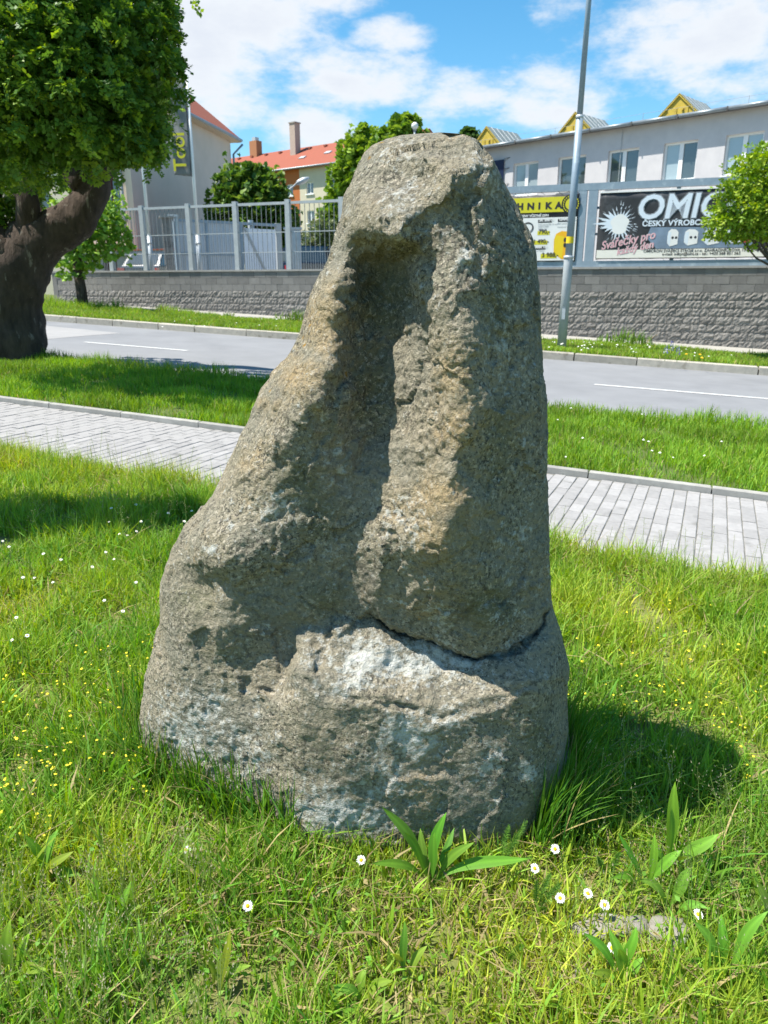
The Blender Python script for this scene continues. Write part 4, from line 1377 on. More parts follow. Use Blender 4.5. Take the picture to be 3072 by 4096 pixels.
# ------------------------------------------------------------------ beige gabled house on the left
def hip_house():
    c = at_y(285, 400, 37.0)
    side = Plane(c, 10); front = Plane(c, -80)
    side.n = np.array([math.cos(math.radians(10)), -math.sin(math.radians(10))])
    root = thing('apartment_house', (c[0], c[1], 1.4), 'plain beige house wall with a red hipped roof, behind the flag poles', 'house')
    Ls, Lf = 12.9, 11.0
    z0, ze = 1.0, 10.0
    A = c[:2]; ds, df = side.d, front.d
    def P(a, b, z): 
        q = A + ds * a + df * b
        return np.array([q[0], q[1], z])
    # side wall and front wall are two skins
    th = .35
    MB().hexa([P(0, 0, z0), P(Ls, 0, z0), P(Ls, th, z0), P(th, th, z0), P(0, 0, ze), P(Ls, 0, ze), P(Ls, th, ze), P(th, th, ze)]).build('side_wall', 'plaster_shaded', root)
    wins = [(.62, 1.55, 5.0, 6.35), (4.2, 5.5, 5.0, 6.5), (7.4, 8.7, 5.0, 6.5), (4.2, 5.5, 7.9, 9.3), (7.4, 8.7, 7.9, 9.3), (.62, 1.55, 8.0, 9.2)]
    fw = MB()
    def fbox(b0, b1, za, zb): fw.hexa([P(0, b0, za), P(0, b1, za), P(th, b1, za), P(th, b0, za), P(0, b0, zb), P(0, b1, zb), P(th, b1, zb), P(th, b0, zb)])
    cols_ = [(.62, 1.55), (4.2, 5.5), (7.4, 8.7)]
    prev = .0
    for (a, b) in cols_:
        fbox(prev + .001, a, z0, ze)
        zs = sorted([(w[2], w[3]) for w in wins if w[0] == a]); pz = z0
        for za, zb in zs:
            fbox(a, b, pz, za); pz = zb
        fbox(a, b, pz, ze)
        prev = b
    fbox(prev, Lf, z0, ze)
    fw.build('front_wall', 'plaster_sunlit', root)
    for (a, b, za, zb) in wins:
        wf = MB()
        f = .07
        for (p0, p1, q0, q1) in ((a, b, za, za + f), (a, b, zb - f, zb), (a, a + f, za + f, zb - f), (b - f, b, za + f, zb - f), ((a + b) / 2 - .04, (a + b) / 2 + .04, za + f, zb - f)):
            wf.hexa([P(.12, p0, q0), P(.12, p1, q0), P(.2, p1, q0), P(.2, p0, q0), P(.12, p0, q1), P(.12, p1, q1), P(.2, p1, q1), P(.2, p0, q1)])
        wo = wf.build('window', 'maroon', root)
        MB().hexa([P(.15, a + f, za + f), P(.15, b - f, za + f), P(.17, b - f, za + f), P(.17, a + f, za + f), P(.15, a + f, zb - f), P(.15, b - f, zb - f), P(.17, b - f, zb - f), P(.17, a + f, zb - f)]).build('pane', 'glass', wo)
        MB().hexa([P(-.08, a - .05, za - .05), P(-.08, b + .05, za - .05), P(.1, b + .05, za - .05), P(.1, a - .05, za - .05), P(-.08, a - .05, za), P(-.08, b + .05, za), P(.1, b + .05, za), P(.1, a - .05, za)]).build('window_sill', 'chimney_render', root)
    MB().hexa([P(th + .01, th + .01, z0), P(Ls, th + .01, z0), P(Ls, Lf, z0), P(th + .01, Lf, z0), P(th + .01, th + .01, ze), P(Ls, th + .01, ze), P(Ls, Lf, ze), P(th + .01, Lf, ze)]).build('inner_block', 'roof_felt', root)
    ov = .5
    e = [P(-ov, -ov, ze + .12), P(Ls + ov, -ov, ze + .12), P(Ls + ov, Lf + ov, ze + .12), P(-ov, Lf + ov, ze + .12)]
    MB().hexa([x - [0, 0, .12] for x in e] + [x - [0, 0, .004] for x in e]).build('soffit', 'soffit', root)
    zr = ze + 5.6
    r1, r2 = P(5.4, Lf / 2, zr), P(Ls - 5.4, Lf / 2, zr)
    ev = [x + [0, 0, .1] for x in e]
    MB().add(e + ev + [r1, r2], [(3, 2, 1, 0), (0, 1, 5, 4), (1, 2, 6, 5), (2, 3, 7, 6), (3, 0, 4, 7), (4, 5, 9, 8), (5, 6, 9), (6, 7, 8, 9), (7, 4, 8)]).build('roof', 'roof_tile', root)
    for i in range(4):
        a, b = e[i], e[(i + 1) % 4]
        o = (a + b) / 2 - (P(Ls / 2, Lf / 2, 0) + [0, 0, ze + .12]); o[2] = 0; o = o / np.linalg.norm(o) * .05
        MB().tube([a + o, b + o], .085, 8).build('gutter', 'galv_blue', root, True)
    pd = P(-.12, .45, 0); pt_ = P(-.12, .45, ze)
    MB().tube([np.array([pd[0], pd[1], z0]), pt_], .07, 8).build('downpipe', 'galv', root, True)
    pe = P(Ls + .05, -.15, 0)
    MB().tube([np.array([pe[0], pe[1], z0]), np.array([pe[0], pe[1], ze - .7]), P(Ls + .5, -.6, ze - .1)], .07, 8).build('downpipe', 'galv_blue', root, True)
hip_house()

# ------------------------------------------------------------------ orange and cream apartment block
def cream_block():
    def c4(x, y): return (700 + x / 2.07) * .54004, (400 + y / 2.07) * .54004
    c = at_y(*c4(1035, 800), 88.0)
    pl = Plane(c, -52)
    root = thing('apartment_block', pl.p(0, 1.5), 'far apartment block painted orange and cream under a long red tiled roof', 'building')
    H = lambda x, y: pl.hit(*c4(x, y))
    ze = H(1035, 572)[1]
    m0, m1 = -13, 26
    z0 = 1.0
    winc = [(H(1088, 700)[0], H(1145, 700)[0]), (H(1262, 700)[0], H(1320, 700)[0]), (H(955, 700)[0], H(1010, 700)[0])]
    wz = [(H(1100, 780)[1], H(1100, 682)[1]), (H(1100, 1020)[1], H(1100, 917)[1])]
    rows = wz + [(wz[1][0] - (wz[0][0] - wz[1][0]), wz[1][1] - (wz[0][0] - wz[1][0]))]
    pitch = abs(winc[0][0] - winc[1][0])
    cols_ = []
    wd = abs(winc[0][0] - winc[0][1])
    for k in range(-9, 10):
        a = winc[0][1] + k * pitch
        if m0 + 1 < a < m1 - 2: cols_.append((a, a + wd))
    zs = sorted(rows)
    mats_ = lambda m: 'facade_orange' if 0 <= m < 9 else 'facade_cream'
    for lo, hi, mt in ((m0, 0, 'facade_cream'), (0, 9.0, 'facade_orange'), (9.0, m1, 'facade_cream')):
        w = MB(); prev = lo
        for a, b in cols_:
            if a < lo or b > hi: continue
            w.pbox(pl, prev, a, z0, ze, -.4, 0); pz = z0
            for za, zb in zs:
                w.pbox(pl, a, b, pz, za, -.4, 0); pz = zb
            w.pbox(pl, a, b, pz, ze, -.4, 0); prev = b
        w.pbox(pl, prev, hi, z0, ze, -.4, 0)
        w.build('wall', mt, root)
    MB().pbox(pl, m0 + .1, m1 - .1, z0, ze, -10, -.45).build('inner_block', 'roof_felt', root)
    k = 0
    for a, b in cols_:
        for za, zb in zs:
            f = .09; mid = (a + b) / 2
            brown = (k == 11)
            mb = MB()
            for q in ((a, b, za, za + f), (a, b, zb - f, zb), (a, a + f, za + f, zb - f), (b - f, b, za + f, zb - f), (mid - .06, mid + .06, za + f, zb - f)):
                mb.pbox(pl, q[0], q[1], q[2], q[3], -.22, -.12)
            is_brown = abs(a - winc[1][1]) < .6 and (za, zb) == wz[0]
            wo = mb.build('window', 'maroon' if is_brown else 'window_frame', root)
            MB().pbox(pl, a + f, b - f, za + f, zb - f, -.18, -.16).build('pane', 'glass', wo)
            MB().pbox(pl, a - .12, b + .12, za - .1, za, -.1, .12).build('window_sill', 'window_frame', root)
            k += 1
    depth = 10.4
    ov = .6
    # ridge height from the picture, 5 m behind the wall
    back = Plane(pl.p(0, 0, -depth / 2), -52)
    zr = back.hit(*c4(1250, 365))[1]
    e0 = [pl.p(m0 - ov, ze, ov), pl.p(m1 + ov, ze, ov), pl.p(m1 + ov, ze, -depth - ov), pl.p(m0 - ov, ze, -depth - ov)]
    e1 = [x + [0, 0, .15] for x in e0]
    r1, r2 = pl.p(m0 - ov, zr, -depth / 2), pl.p(m1 - 3.0, zr, -depth / 2)
    MB().add(e0 + e1 + [r1, r2], [(3, 2, 1, 0), (0, 1, 5, 4), (1, 2, 6, 5), (2, 3, 7, 6), (3, 0, 4, 7), (4, 5, 9, 8), (5, 6, 9), (6, 7, 8, 9), (7, 4, 8)]).build('roof', 'roof_tile', root)
    MB().tube([pl.p(m0 - ov, ze + .05, ov + .07), pl.p(m1 + ov, ze + .05, ov + .07)], .1, 8).build('gutter', 'gutter', root, True)
    def slope(m, f):       # a point on the street-side slope, f 0 at the eave and 1 at the ridge
        a = pl.p(m, ze + .15, ov); b = pl.p(m, zr, -depth / 2)
        return a + (b - a) * f
    m = back.hit(*c4(1077, 400))[0]
    p = slope(m, .72)
    MB().box(p + [0, 0, 1.2], (*pl.d, 0), (*pl.n, 0), (0, 0, 1), .42, .42, 1.9).build('chimney', 'chimney_render', root)
    MB().box(p + [0, 0, 3.15], (*pl.d, 0), (*pl.n, 0), (0, 0, 1), .5, .5, .06).build('chimney_cap', 'concrete', root)
    m = back.hit(*c4(690, 430))[0]
    p = slope(m, .93)
    MB().box(p + [0, 0, .5], (*pl.d, 0), (*pl.n, 0), (0, 0, 1), .62, .45, 1.1).build('chimney', 'brick', root)
    MB().box(p + [0, 0, 1.8], (*pl.d, 0), (*pl.n, 0), (0, 0, 1), .3, .3, .22).build('chimney_cap', 'galv_light', root)
    for k, mm in enumerate(np.arange(-12, 20, 2.4)):
        q = slope(mm, .86)
        MB().box(q + [0, 0, .08], (*pl.d, 0), (*pl.n, 0), (0, 0, 1), .16, .2, .1).build('roof_vent', 'roof_tile', root)
    for mm, fr in ((1.2, .42), (-2.2, .50), (-6.0, .58)):
        q = slope(mm, fr)
        nn = np.cross((*pl.d, 0), (slope(mm, .5) - slope(mm, .4))); nn /= np.linalg.norm(nn); nn = nn if nn[2] > 0 else -nn
        MB().box(q + nn * .05, (*pl.d, 0), (slope(mm, .5) - slope(mm, .4)) / np.linalg.norm(slope(mm, .5) - slope(mm, .4)), nn, .4, .28, .06).build('roof_window', 'galv_light', root)
cream_block()

# ------------------------------------------------------------------ low garages, gate, cabinet in the yard
def garages():
    a = at_y(150, 560, 36.0); b = at_y(362, 560, 34.0)
    az_ = math.degrees(math.atan2(b[0] - a[0], b[1] - a[1]))
    pl = Plane(a, az_)
    Lg = np.linalg.norm((b - a)[:2])
    root = thing('garage_row', (a[0], a[1], 1.75), 'low row of garages with dark red doors below the beige house', 'garage')
    zt = 3.15
    n = 4; w = Lg / n
    for k in range(n):
        MB().pbox(pl, k * w, k * w + .55, 1.5, zt - .25, -.3, 0).build('pier', 'concrete', root)
        d_ = MB().pbox(pl, k * w + .55, (k + 1) * w, 1.5, zt - .25, -.2, -.1).build('garage_door', 'maroon', root)
        for q in range(1, 8):
            x = k * w + .55 + (w - .55) * q / 8
            MB().pbox(pl, x - .012, x + .012, 1.6, zt - .3, -.1, -.08).build('door_batten', 'maroon', d_)
    MB().pbox(pl, Lg, Lg + .4, 1.5, zt - .25, -.3, 0).build('pier', 'concrete', root)
    MB().pbox(pl, -.2, Lg + .6, zt - .25, zt - .06, -5, .15).build('roof_slab', 'concrete', root)
    MB().pbox(pl, -.25, Lg + .65, zt - .06, zt, -5.05, .2).build('roof_edge', 'roof_tile', root)
garages()
def gate():
    a = at_y(372, 560, 29.0)
    pl = Plane(a, 54)
    root = thing('sliding_gate', (a[0], a[1], 1.5), 'wide pale sheet-metal sliding gate with a white printed panel behind the fence', 'gate')
    if pl.n @ -pl.A < 0: pl.n = -pl.n
    H = lambda x, y: pl.hit(*src(x, y))
    z0 = 1.85; zt = 3.98
    xs = [H(x, 1000)[0] for x in (705, 832, 968, 1015, 1118)]
    MB().pbox(pl, xs[0], xs[4], zt - .10, zt, -.06, .06).build('top_beam', 'galv_blue', root)
    MB().pbox(pl, xs[0], xs[4], z0, z0 + .12, -.06, .06).build('bottom_beam', 'galv_blue', root)
    MB().pbox(pl, xs[0], xs[2], 2.72, 2.80, .031, .055).build('middle_beam', 'galv_blue', root)
    for x in xs[:4]:
        MB().pbox(pl, x - .05, x + .05, z0 + .12, zt - .10, -.05, .05).build('upright', 'galv_blue', root)
    MB().pbox(pl, xs[4] - .14, xs[4] + .06, z0 + .12, zt + .02, -.08, .08).build('end_post', 'galv', root)
    MB().pbox(pl, xs[3] - .08, xs[3] + .08, 1.8, zt + .1, -.25, -.1).build('guide_post', 'galv_light', root)
    for i in (0, 1):
        MB().pbox(pl, xs[i] + .05, xs[i + 1] - .05, z0 + .12, zt - .10, -.015, .015).build('sheet_panel', 'gate_sheet', root)
        for q in range(1, 8):
            x = xs[i] + (xs[i + 1] - xs[i]) * q / 8
            MB().pbox(pl, x - .015, x + .015, z0 + .13, zt - .11, .015, .028).build('sheet_rib', 'gate_sheet', root)
    MB().pbox(pl, xs[2] + .08, xs[4] - .2, z0 + .05, zt - .22, .055, .065).build('printed_panel', 'banner_cloth', root)
    c0, c1 = pl.p(xs[2] + .1, zt - .2, .1), pl.p(xs[3] + .55, z0 + .1, .1)
    MB().tube([c0, c1], .045, 8).build('diagonal_brace', 'galv', root)
    # gate pier
    p = at_y(366, 560, 28.7)
    pr = thing('gate_pier', (p[0], p[1], 1.5), 'rough split-block gate pier with a flat cap, left end of the sliding gate', 'pier')
    for k in range(11):
        r_ = random.Random(k)
        MB().box((p[0] + r_.uniform(-.012, .012), p[1], 1.86 + k * .2), (.95, .3, 0), (-.3, .95, 0), (0, 0, 1), .15, .15, .097).build('pier_block', 'block_split', pr)
    MB().box((p[0], p[1], 4.0), (.95, .3, 0), (-.3, .95, 0), (0, 0, 1), .24, .24, .035).build('pier_cap', 'concrete', pr)
    q = at_y(381, 560, 28.7)
    gr = thing('gate_guide', (q[0], q[1], 1.5), 'pale blue steel guide portal standing right of the gate pier', 'gate post')
    for dx in (-.12, .12):
        MB().tube([(q[0] + dx, q[1], 1.5), (q[0] + dx, q[1], 4.02)], .05, 8).build('upright', 'galv_light', gr)
    MB().box((q[0], q[1], 4.04), (1, 0, 0), (0, 1, 0), (0, 0, 1), .19, .06, .04).build('cross_head', 'galv_light', gr)
    for x, y, nm in ((1174, 1000, 0),):
        b = at_y(*src(x, y), 27.0)
        cb = thing('utility_cabinet', (b[0], b[1], 1.5), 'pale grey utility cabinet behind the fence, left of the dark parked car', 'cabinet')
        MB().box((b[0], b[1], 2.62), (1, .1, 0), (-.1, 1, 0), (0, 0, 1), .27, .2, .84).build('body', 'gate_sheet', cb)
        MB().box((b[0], b[1], 3.49), (1, .1, 0), (-.1, 1, 0), (0, 0, 1), .31, .24, .03).build('lid', 'galv_light', cb)
        MB().box((b[0] + .02, b[1] - .205, 2.62), (1, .1, 0), (-.1, 1, 0), (0, 0, 1), .21, .006, .72).build('door', 'galv_light', cb)
    # low yard fence right of the gate
    a2 = at_y(*src(1150, 960), 36.0)
    pl2 = Plane(a2, 62)
    yf = thing('yard_fence', (a2[0], a2[1], 1.5), 'low grey bar fence far back in the yard behind the dark car', 'fence')
    H2 = lambda x, y: pl2.hit(*src(x, y))
    m_a, m_b = H2(1150, 960)[0], H2(1420, 960)[0]
    zt2 = H2(1230, 950)[1]
    MB().pbox(pl2, m_a, m_b, zt2 - .08, zt2, -.03, .03).build('top_rail', 'galv', yf)
    for x in np.linspace(m_a, m_b, 5):
        MB().pbox(pl2, x - .06, x + .06, 1.5, zt2 - .08, -.04, .04).build('post', 'galv', yf)
    for x in np.linspace(m_a, m_b, 34)[1:-1]:
        MB().pbox(pl2, x - .015, x + .015, 1.5, zt2 - .08, -.012, .012).build('bar', 'galv', yf)
gate()

# ------------------------------------------------------------------ street lights far behind
def arm_lamp():
    b = at_y(612, 420, 48.0)
    root = thing('street_lamp', (b[0], b[1], 1.5), 'distant street lamp with a slanting arm and grey head in front of the orange wall', 'street lamp')
    h = at_y(640, 397, 48.0); e = at_y(668, 384, 48.0)
    MB().tube([(b[0], b[1], 1.5), (b[0], b[1], b[2] - .3)], [.1, .07], 10).build('pole', 'galv', root, True)
    MB().tube([(b[0], b[1], b[2] - .35), b, h], .05, 8).build('arm', 'galv', root, True)
    d = (e - h); l_ = np.linalg.norm(d); d /= l_
    sd = np.cross(d, (0, 0, 1)); sd /= np.linalg.norm(sd)
    hd = MB().tube([h, h + d * .15, h + d * l_ * .6, h + d * l_], [.07, .16, .18, .06], 10).build('lamp_head', 'galv_light', root, True)
arm_lamp()
def globe_lamp():
    c = at_y(896, 272, 31.0)
    root = thing('globe_lamp', (c[0], c[1], 1.5), 'white globe lamp on a pole peeping out over the boulder top', 'lamp')
    MB().tube([(c[0], c[1], 1.5), (c[0], c[1], c[2] - .15)], [.06, .04], 10).build('pole', 'galv', root, True)
    v = []; f = []
    r_ = .13
    for i in range(9):
        for j in range(16):
            a = math.pi * i / 8; b = 2 * math.pi * j / 16
            v.append(c + r_ * np.array([math.sin(a) * math.cos(b), math.sin(a) * math.sin(b), math.cos(a)]))
    for i in range(8):
        for j in range(16):
            f.append((i * 16 + j, (i + 1) * 16 + j, (i + 1) * 16 + (j + 1) % 16, i * 16 + (j + 1) % 16))
    mesh_obj('globe', v, f, 'lamp_glass', root, True)
    MB().tube([c + [0, 0, -.16], c + [0, 0, -.10]], [.06, .07], 12).build('collar', 'galv', root, True)
globe_lamp()

# ------------------------------------------------------------------ parked cars
def car(pos, heading, paint, label, Lc=4.4, Wc=1.8, Hc=1.5, suv=False):
    root = thing('parked_car', pos, label, 'car', 'cars parked beyond the wall')
    c, s_ = math.cos(heading), math.sin(heading)
    pos = np.array(pos, float)
    def P(x, y, z): return pos + np.array([c * x - s_ * y, s_ * x + c * y, z])     # x forward, y left
    h = Hc
    belt = h * .60
    prof = [(-Lc / 2, .35), (-Lc / 2, belt * .92), (-Lc / 2 + .12, belt), (Lc * .22, belt), (Lc * .42, belt * .88), (Lc / 2, belt * .62), (Lc / 2, .30), (Lc / 2 - .1, .22), (-Lc / 2 + .1, .22)]
    if suv:
        roof = [(-Lc / 2 + .10, belt), (-Lc / 2 + .28, h * .90), (-Lc / 2 + .5, h), (Lc * .02, h), (Lc * .10, h * .95), (Lc * .25, belt)]
    else:
        roof = [(-Lc / 2 + .25, belt), (-Lc / 2 + .75, h * .93), (-Lc / 2 + 1.1, h), (Lc * .02, h), (Lc * .09, h * .94), (Lc * .25, belt)]
    def loft(pts, ws, name, mat, smooth=False):
        n = len(pts); vs = []; fs = []
        for k, yk in enumerate(ws):
            for (x, z) in pts:
                y, inset = yk
                vs.append(P(x * (1 - inset * .03), y * (1 - (max(0, z - belt) * .28)), z - inset * .02))
        for k in range(len(ws) - 1):
            for i in range(n):
                fs.append((k * n + i, k * n + (i + 1) % n, (k + 1) * n + (i + 1) % n, (k + 1) * n + i))
        fs.append(tuple(range(n - 1, -1, -1))); fs.append(tuple((len(ws) - 1) * n + i for i in range(n)))
        return mesh_obj(name, vs, fs, mat, root, smooth)
    w = Wc / 2
    loft(prof, [(-w, 1), (-w + .06, 0), (w - .06, 0), (w, 1)], 'body', paint)
    loft(roof, [(-w + .03, 0), (w - .03, 0)], 'cabin', paint)
    # glass: sides, rear, front set a little proud of the cabin
    inner = [(x * .94 + .02, z - .05 if z > belt + .1 else z + .05) for x, z in roof]
    for sg in (-1, 1):
        yy = sg * (w - .03)
        pts = []
        for x, z in inner:
            pts.append(P(x, yy * (1 - max(0, z - belt) * .28) + sg * .008, z))
        split = len(pts)
        mesh_obj('side_window', pts, [tuple(range(split))], 'glass', root)
        pb = P(-Lc * .08, yy * (1 - .1) + sg * .0, belt)
        MB().box(P(-Lc * .10, yy * (1 - .15 * .28) + sg * .012, belt + (h - belt) * .45), (c, s_, 0), (-s_, c, 0), (0, 0, 1), .045, .012, (h - belt) * .42).build('window_pillar', 'dark_print', root)
        MB().box(P(-Lc * .06, sg * (w + .004), belt * .72), (c, s_, 0), (-s_, c, 0), (0, 0, 1), .10, .012, .018).build('door_handle', 'rim', root)
        MB().box(P(Lc * .19, sg * (w + .09), belt + .07), (c, s_, 0), (-s_, c, 0), (0, 0, 1), .06, .09, .07).build('mirror', paint, root)
    for (i, j, nm) in ((0, 1, 'rear_window'), (4, 5, 'windscreen')):
        (x0, z0), (x1, z1) = roof[i], roof[j]
        dx = -.012 if i == 0 else .012
        P0 = []
        for (f, sg) in ((.12, -1), (.12, 1), (.92, 1), (.92, -1)):
            x = x0 + (x1 - x0) * f; z = z0 + (z1 - z0) * f
            P0.append(P(x + dx, sg * (w - .16) * (1 - max(0, z - belt) * .28), z + .01))
        mesh_obj(nm, P0, [(0, 1, 2, 3)], 'glass', root)
    r_ = .34 if suv else .31
    for x in (-Lc * .31, Lc * .31):
        for sg in (-1, 1):
            a, b = P(x, sg * (w - .20), r_), P(x, sg * (w + .012), r_)
            wh = MB().tube([a, b], r_, 20).build('wheel', 'tyre', root)
            MB().tube([P(x, sg * (w + .0), r_), P(x, sg * (w + .022), r_)], r_ * .66, 14).build('rim', 'rim', wh)
    for sg in (-1, 1):
        MB().box(P(-Lc / 2 + .06, sg * (w - .13), belt * .82), (c, s_, 0), (-s_, c, 0), (0, 0, 1), .10, .155, .09).build('tail_light', 'tail_light', root)
        MB().box(P(Lc / 2 - .12, sg * (w - .25), belt * .66), (c, s_, 0), (-s_, c, 0), (0, 0, 1), .1, .2, .07).build('headlight', 'lamp_glass', root)
    MB().box(P(-Lc / 2 - .01, 0, .42), (c, s_, 0), (-s_, c, 0), (0, 0, 1), .06, w - .05, .11).build('rear_bumper', paint, root)
    MB().box(P(-Lc / 2 - .03, 0, belt * .66), (c, s_, 0), (-s_, c, 0), (0, 0, 1), .012, .26, .06).build('number_plate', 'window_frame', root)
a = at_y(96, 580, 46.0)
car((a[0] - .2, a[1], 1.66), math.radians(195), 'car_white', 'white car parked at the street corner beside the big tree trunk', 4.5, 1.8, 1.72, True)
a = at_y(348, 575, 33.0)
car((a[0], a[1], 1.5), math.radians(78), 'car_blue', 'small dark blue-grey car with a red tail light, seen between fence and gate pier', 3.9, 1.7, 1.46)
a = at_y(708, 570, 33.0)
car((a[0], a[1] + 1.2, 1.5), math.radians(28), 'car_navy', 'dark navy estate car parked behind the fence right next to the boulder edge', 4.6, 1.85, 1.72, True)
# ------------------------------------------------------------------ foliage generators
def unit(v): return v / (np.linalg.norm(v, axis=-1, keepdims=True) + 1e-9)

def blades(P, h, w, az, lean, cols, seg=2, curl=.5, dark=.55):
    """grass blades as tapering ribbons; arrays of roots, heights, widths, lean directions and lean amounts"""
    n = len(P)
    dirv = np.stack([np.sin(az), np.cos(az), np.zeros(n)], 1)
    face = az + rng.uniform(-1.2, 1.2, n) + np.pi / 2
    side = np.stack([np.sin(face), np.cos(face), np.zeros(n)], 1)
    vs = []; cs = []
    for k in range(seg + 1):
        f = k / seg
        bend = lean * (f ** 1.6) * h
        zc = h * f * (1 - curl * lean * f * .55)
        c = P + dirv * bend[:, None] + np.array([0, 0, 1.]) * zc[:, None]
        shade = (dark + (1 - dark) * f ** .7)
        if k < seg:
            ww = w * (1 - .55 * f ** 2) * (.75 if k == 0 else 1)
            vs += [c - side * ww[:, None] / 2, c + side * ww[:, None] / 2]
            cs += [cols, cols]
        else:
            vs.append(c); cs.append(cols)
    m = 2 * seg + 1
    V = np.stack(vs, 1).reshape(-1, 3); C = np.stack(cs, 1).reshape(-1, 3)
    b = (np.arange(n) * m)[:, None, None]
    t = []
    for k in range(seg - 1):
        a = 2 * k
        t += [(a, a + 1, a + 3), (a, a + 3, a + 2)]
    a = 2 * (seg - 1)
    t.append((a, a + 1, a + 2))
    Tq = (b + np.array(t)[None]).reshape(-1, 3)
    return V, Tq, C

def grass_cols(n, base, dry=.1, var=.25, dryc=(.38, .31, .13)):
    c = np.array(base)[None] * rng.uniform(1 - var, 1 + var, (n, 1)) * np.stack([rng.uniform(.8, 1.25, n), np.ones(n), rng.uniform(.6, 1.3, n)], 1)
    d = rng.random(n) < dry
    c[d] = np.array(dryc) * rng.uniform(.7, 1.2, (d.sum(), 1))
    return c

def in_view(P, mx=170, vmax=1160):
    u, v, d = proj(P)
    return (u > -mx) & (u < 768 + mx) & (v < vmax) & (P[:, 1] > .6)

ring = ROCK_RING
def inside_rock(x, y, grow=0.0):
    c = ring.mean(0)
    r = ring - c
    ang = np.arctan2(r[:, 1], r[:, 0]); rad = np.linalg.norm(r, axis=1)
    o = np.argsort(ang)
    a = np.arctan2(y - c[1], x - c[0]); d = np.hypot(x - c[0], y - c[1])
    return d < np.interp(a, ang[o], rad[o], period=2 * np.pi) + grow

def scatter(n, s0, s1, fa, fb):
    s = rng.uniform(s0, s1, n); f = rng.random(n)
    t = fa(s) + (fb(s) - fa(s)) * f
    x, y = s * S[0] + t * T[0], s * S[1] + t * T[1]
    return np.stack([x, y, gz(s)], 1), s, t

def merge(parts):
    V, Tq, C = [], [], []; off = 0
    for v, t, c in parts:
        V.append(v); Tq.append(t + off); C.append(c); off += len(v)
    return np.vstack(V), np.vstack(Tq), np.vstack(C)

def lawn_grass():
    parts = []
    G = (.240, .375, .040); G2 = (.29, .39, .06)
    def field(n, s0, s1, ta, tb, h0, h1, w0, w1, dry, base, seg, thin=None, leanm=.55, skip=None):
        P, s, t = scatter(n, s0, s1, ta, tb)
        k = in_view(P)
        k &= ~inside_rock(P[:, 0], P[:, 1], -.03)
        if skip is not None: k &= skip(P)
        # patchiness: tufts and thin places
        nz = fbm(np.c_[P[:, :2] * 2.6, np.zeros(len(P))], 3)
        k &= rng.random(len(P)) < np.clip(.78 + nz * .9, .25, 1)
        P = P[k]; nz = nz[k]
        n = len(P)
        h = rng.uniform(h0, h1, n) * (1 + .5 * nz) * rng.choice([1, 1, 1.25, .7], n)
        # trodden, drier turf in front of the stone
        u, v, _ = proj(P)
        bare = np.exp(-(((u - 400) / 230) ** 2 + ((v - 960) / 110) ** 2)) * .62
        h *= 1 - .45 * bare
        w = rng.uniform(w0, w1, n)
        az = rng.uniform(0, 2 * np.pi, n)
        lean = np.abs(rng.normal(0, leanm, n)) + .08
        c = grass_cols(n, base, 0, .28)
        hue = fbm(np.c_[P[:, :2] * 1.3, np.full(n, 4.)], 2)
        c = c * (1 + .25 * hue[:, None]) 
        c[:, 0] *= 1 + .35 * np.clip(hue, -.5, .8)
        d = rng.random(n) < dry + .34 * bare
        c[d] = np.array((.40, .32, .15)) * rng.uniform(.55, 1.2, (d.sum(), 1))
        lean[d] += .5
        parts.append(blades(P, h, w, az, lean, c, seg))
    wn_ = lambda s: walk_near(s) - .02
    c0 = lambda a: (lambda s: np.full_like(s, a))
    field(215000, -2.6, 3.6, c0(.7), c0(3.0), .04, .125, .003, .0068, .06, G, 2)          # foreground
    field(60000, -2.6, 3.6, c0(.7), c0(3.0), .02, .05, .002, .004, .45, G2, 2, leanm=1.2)   # thatch
    field(135000, -3.2, 8.0, c0(3.0), wn_, .06, .16, .004, .0095, .05, G, 2)
    field(22000, -2.6, 3.6, c0(.7), c0(3.2), .05, .14, .006, .013, .03, (.19, .35, .04), 3, leanm=.5)   # broad blades
    field(11000, -3.0, 8.0, lambda s: walk_near(s) - .55, wn_, .10, .22, .003, .006, .18, G2, 2)
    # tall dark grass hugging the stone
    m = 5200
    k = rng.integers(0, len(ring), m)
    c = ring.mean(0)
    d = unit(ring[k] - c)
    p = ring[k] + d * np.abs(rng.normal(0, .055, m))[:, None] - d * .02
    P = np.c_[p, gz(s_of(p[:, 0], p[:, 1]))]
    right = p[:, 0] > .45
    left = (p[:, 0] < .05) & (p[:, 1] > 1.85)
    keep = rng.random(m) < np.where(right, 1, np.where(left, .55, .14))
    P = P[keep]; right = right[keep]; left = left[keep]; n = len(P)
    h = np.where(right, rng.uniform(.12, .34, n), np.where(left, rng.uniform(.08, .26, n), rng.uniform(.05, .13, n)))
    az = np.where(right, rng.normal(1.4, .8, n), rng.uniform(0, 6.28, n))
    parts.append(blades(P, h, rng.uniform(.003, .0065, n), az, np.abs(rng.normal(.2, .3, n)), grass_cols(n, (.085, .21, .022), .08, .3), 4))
    # long arching blades in front of the left half of the stone
    n = 170
    qx = rng.uniform(320, 640, n); qy = 1655 + (qx - 300) * .36 + rng.uniform(-10, 70, n)
    P = np.array([gnd(a, b) for a, b in zip(qx, qy)])
    parts.append(blades(P, rng.uniform(.10, .26, n), rng.uniform(.003, .006, n), rng.uniform(0, 6.28, n), np.abs(rng.normal(.15, .3, n)), grass_cols(n, (.14, .28, .03), .06, .3), 5))
    V, Tq, C = merge(parts)
    o = np_mesh('lawn_grass', V, Tq, C, 'grass')
    tag(o, 'unmown bright green lawn grass with straw between the blades, all around the boulder', 'grass', None, 'stuff')

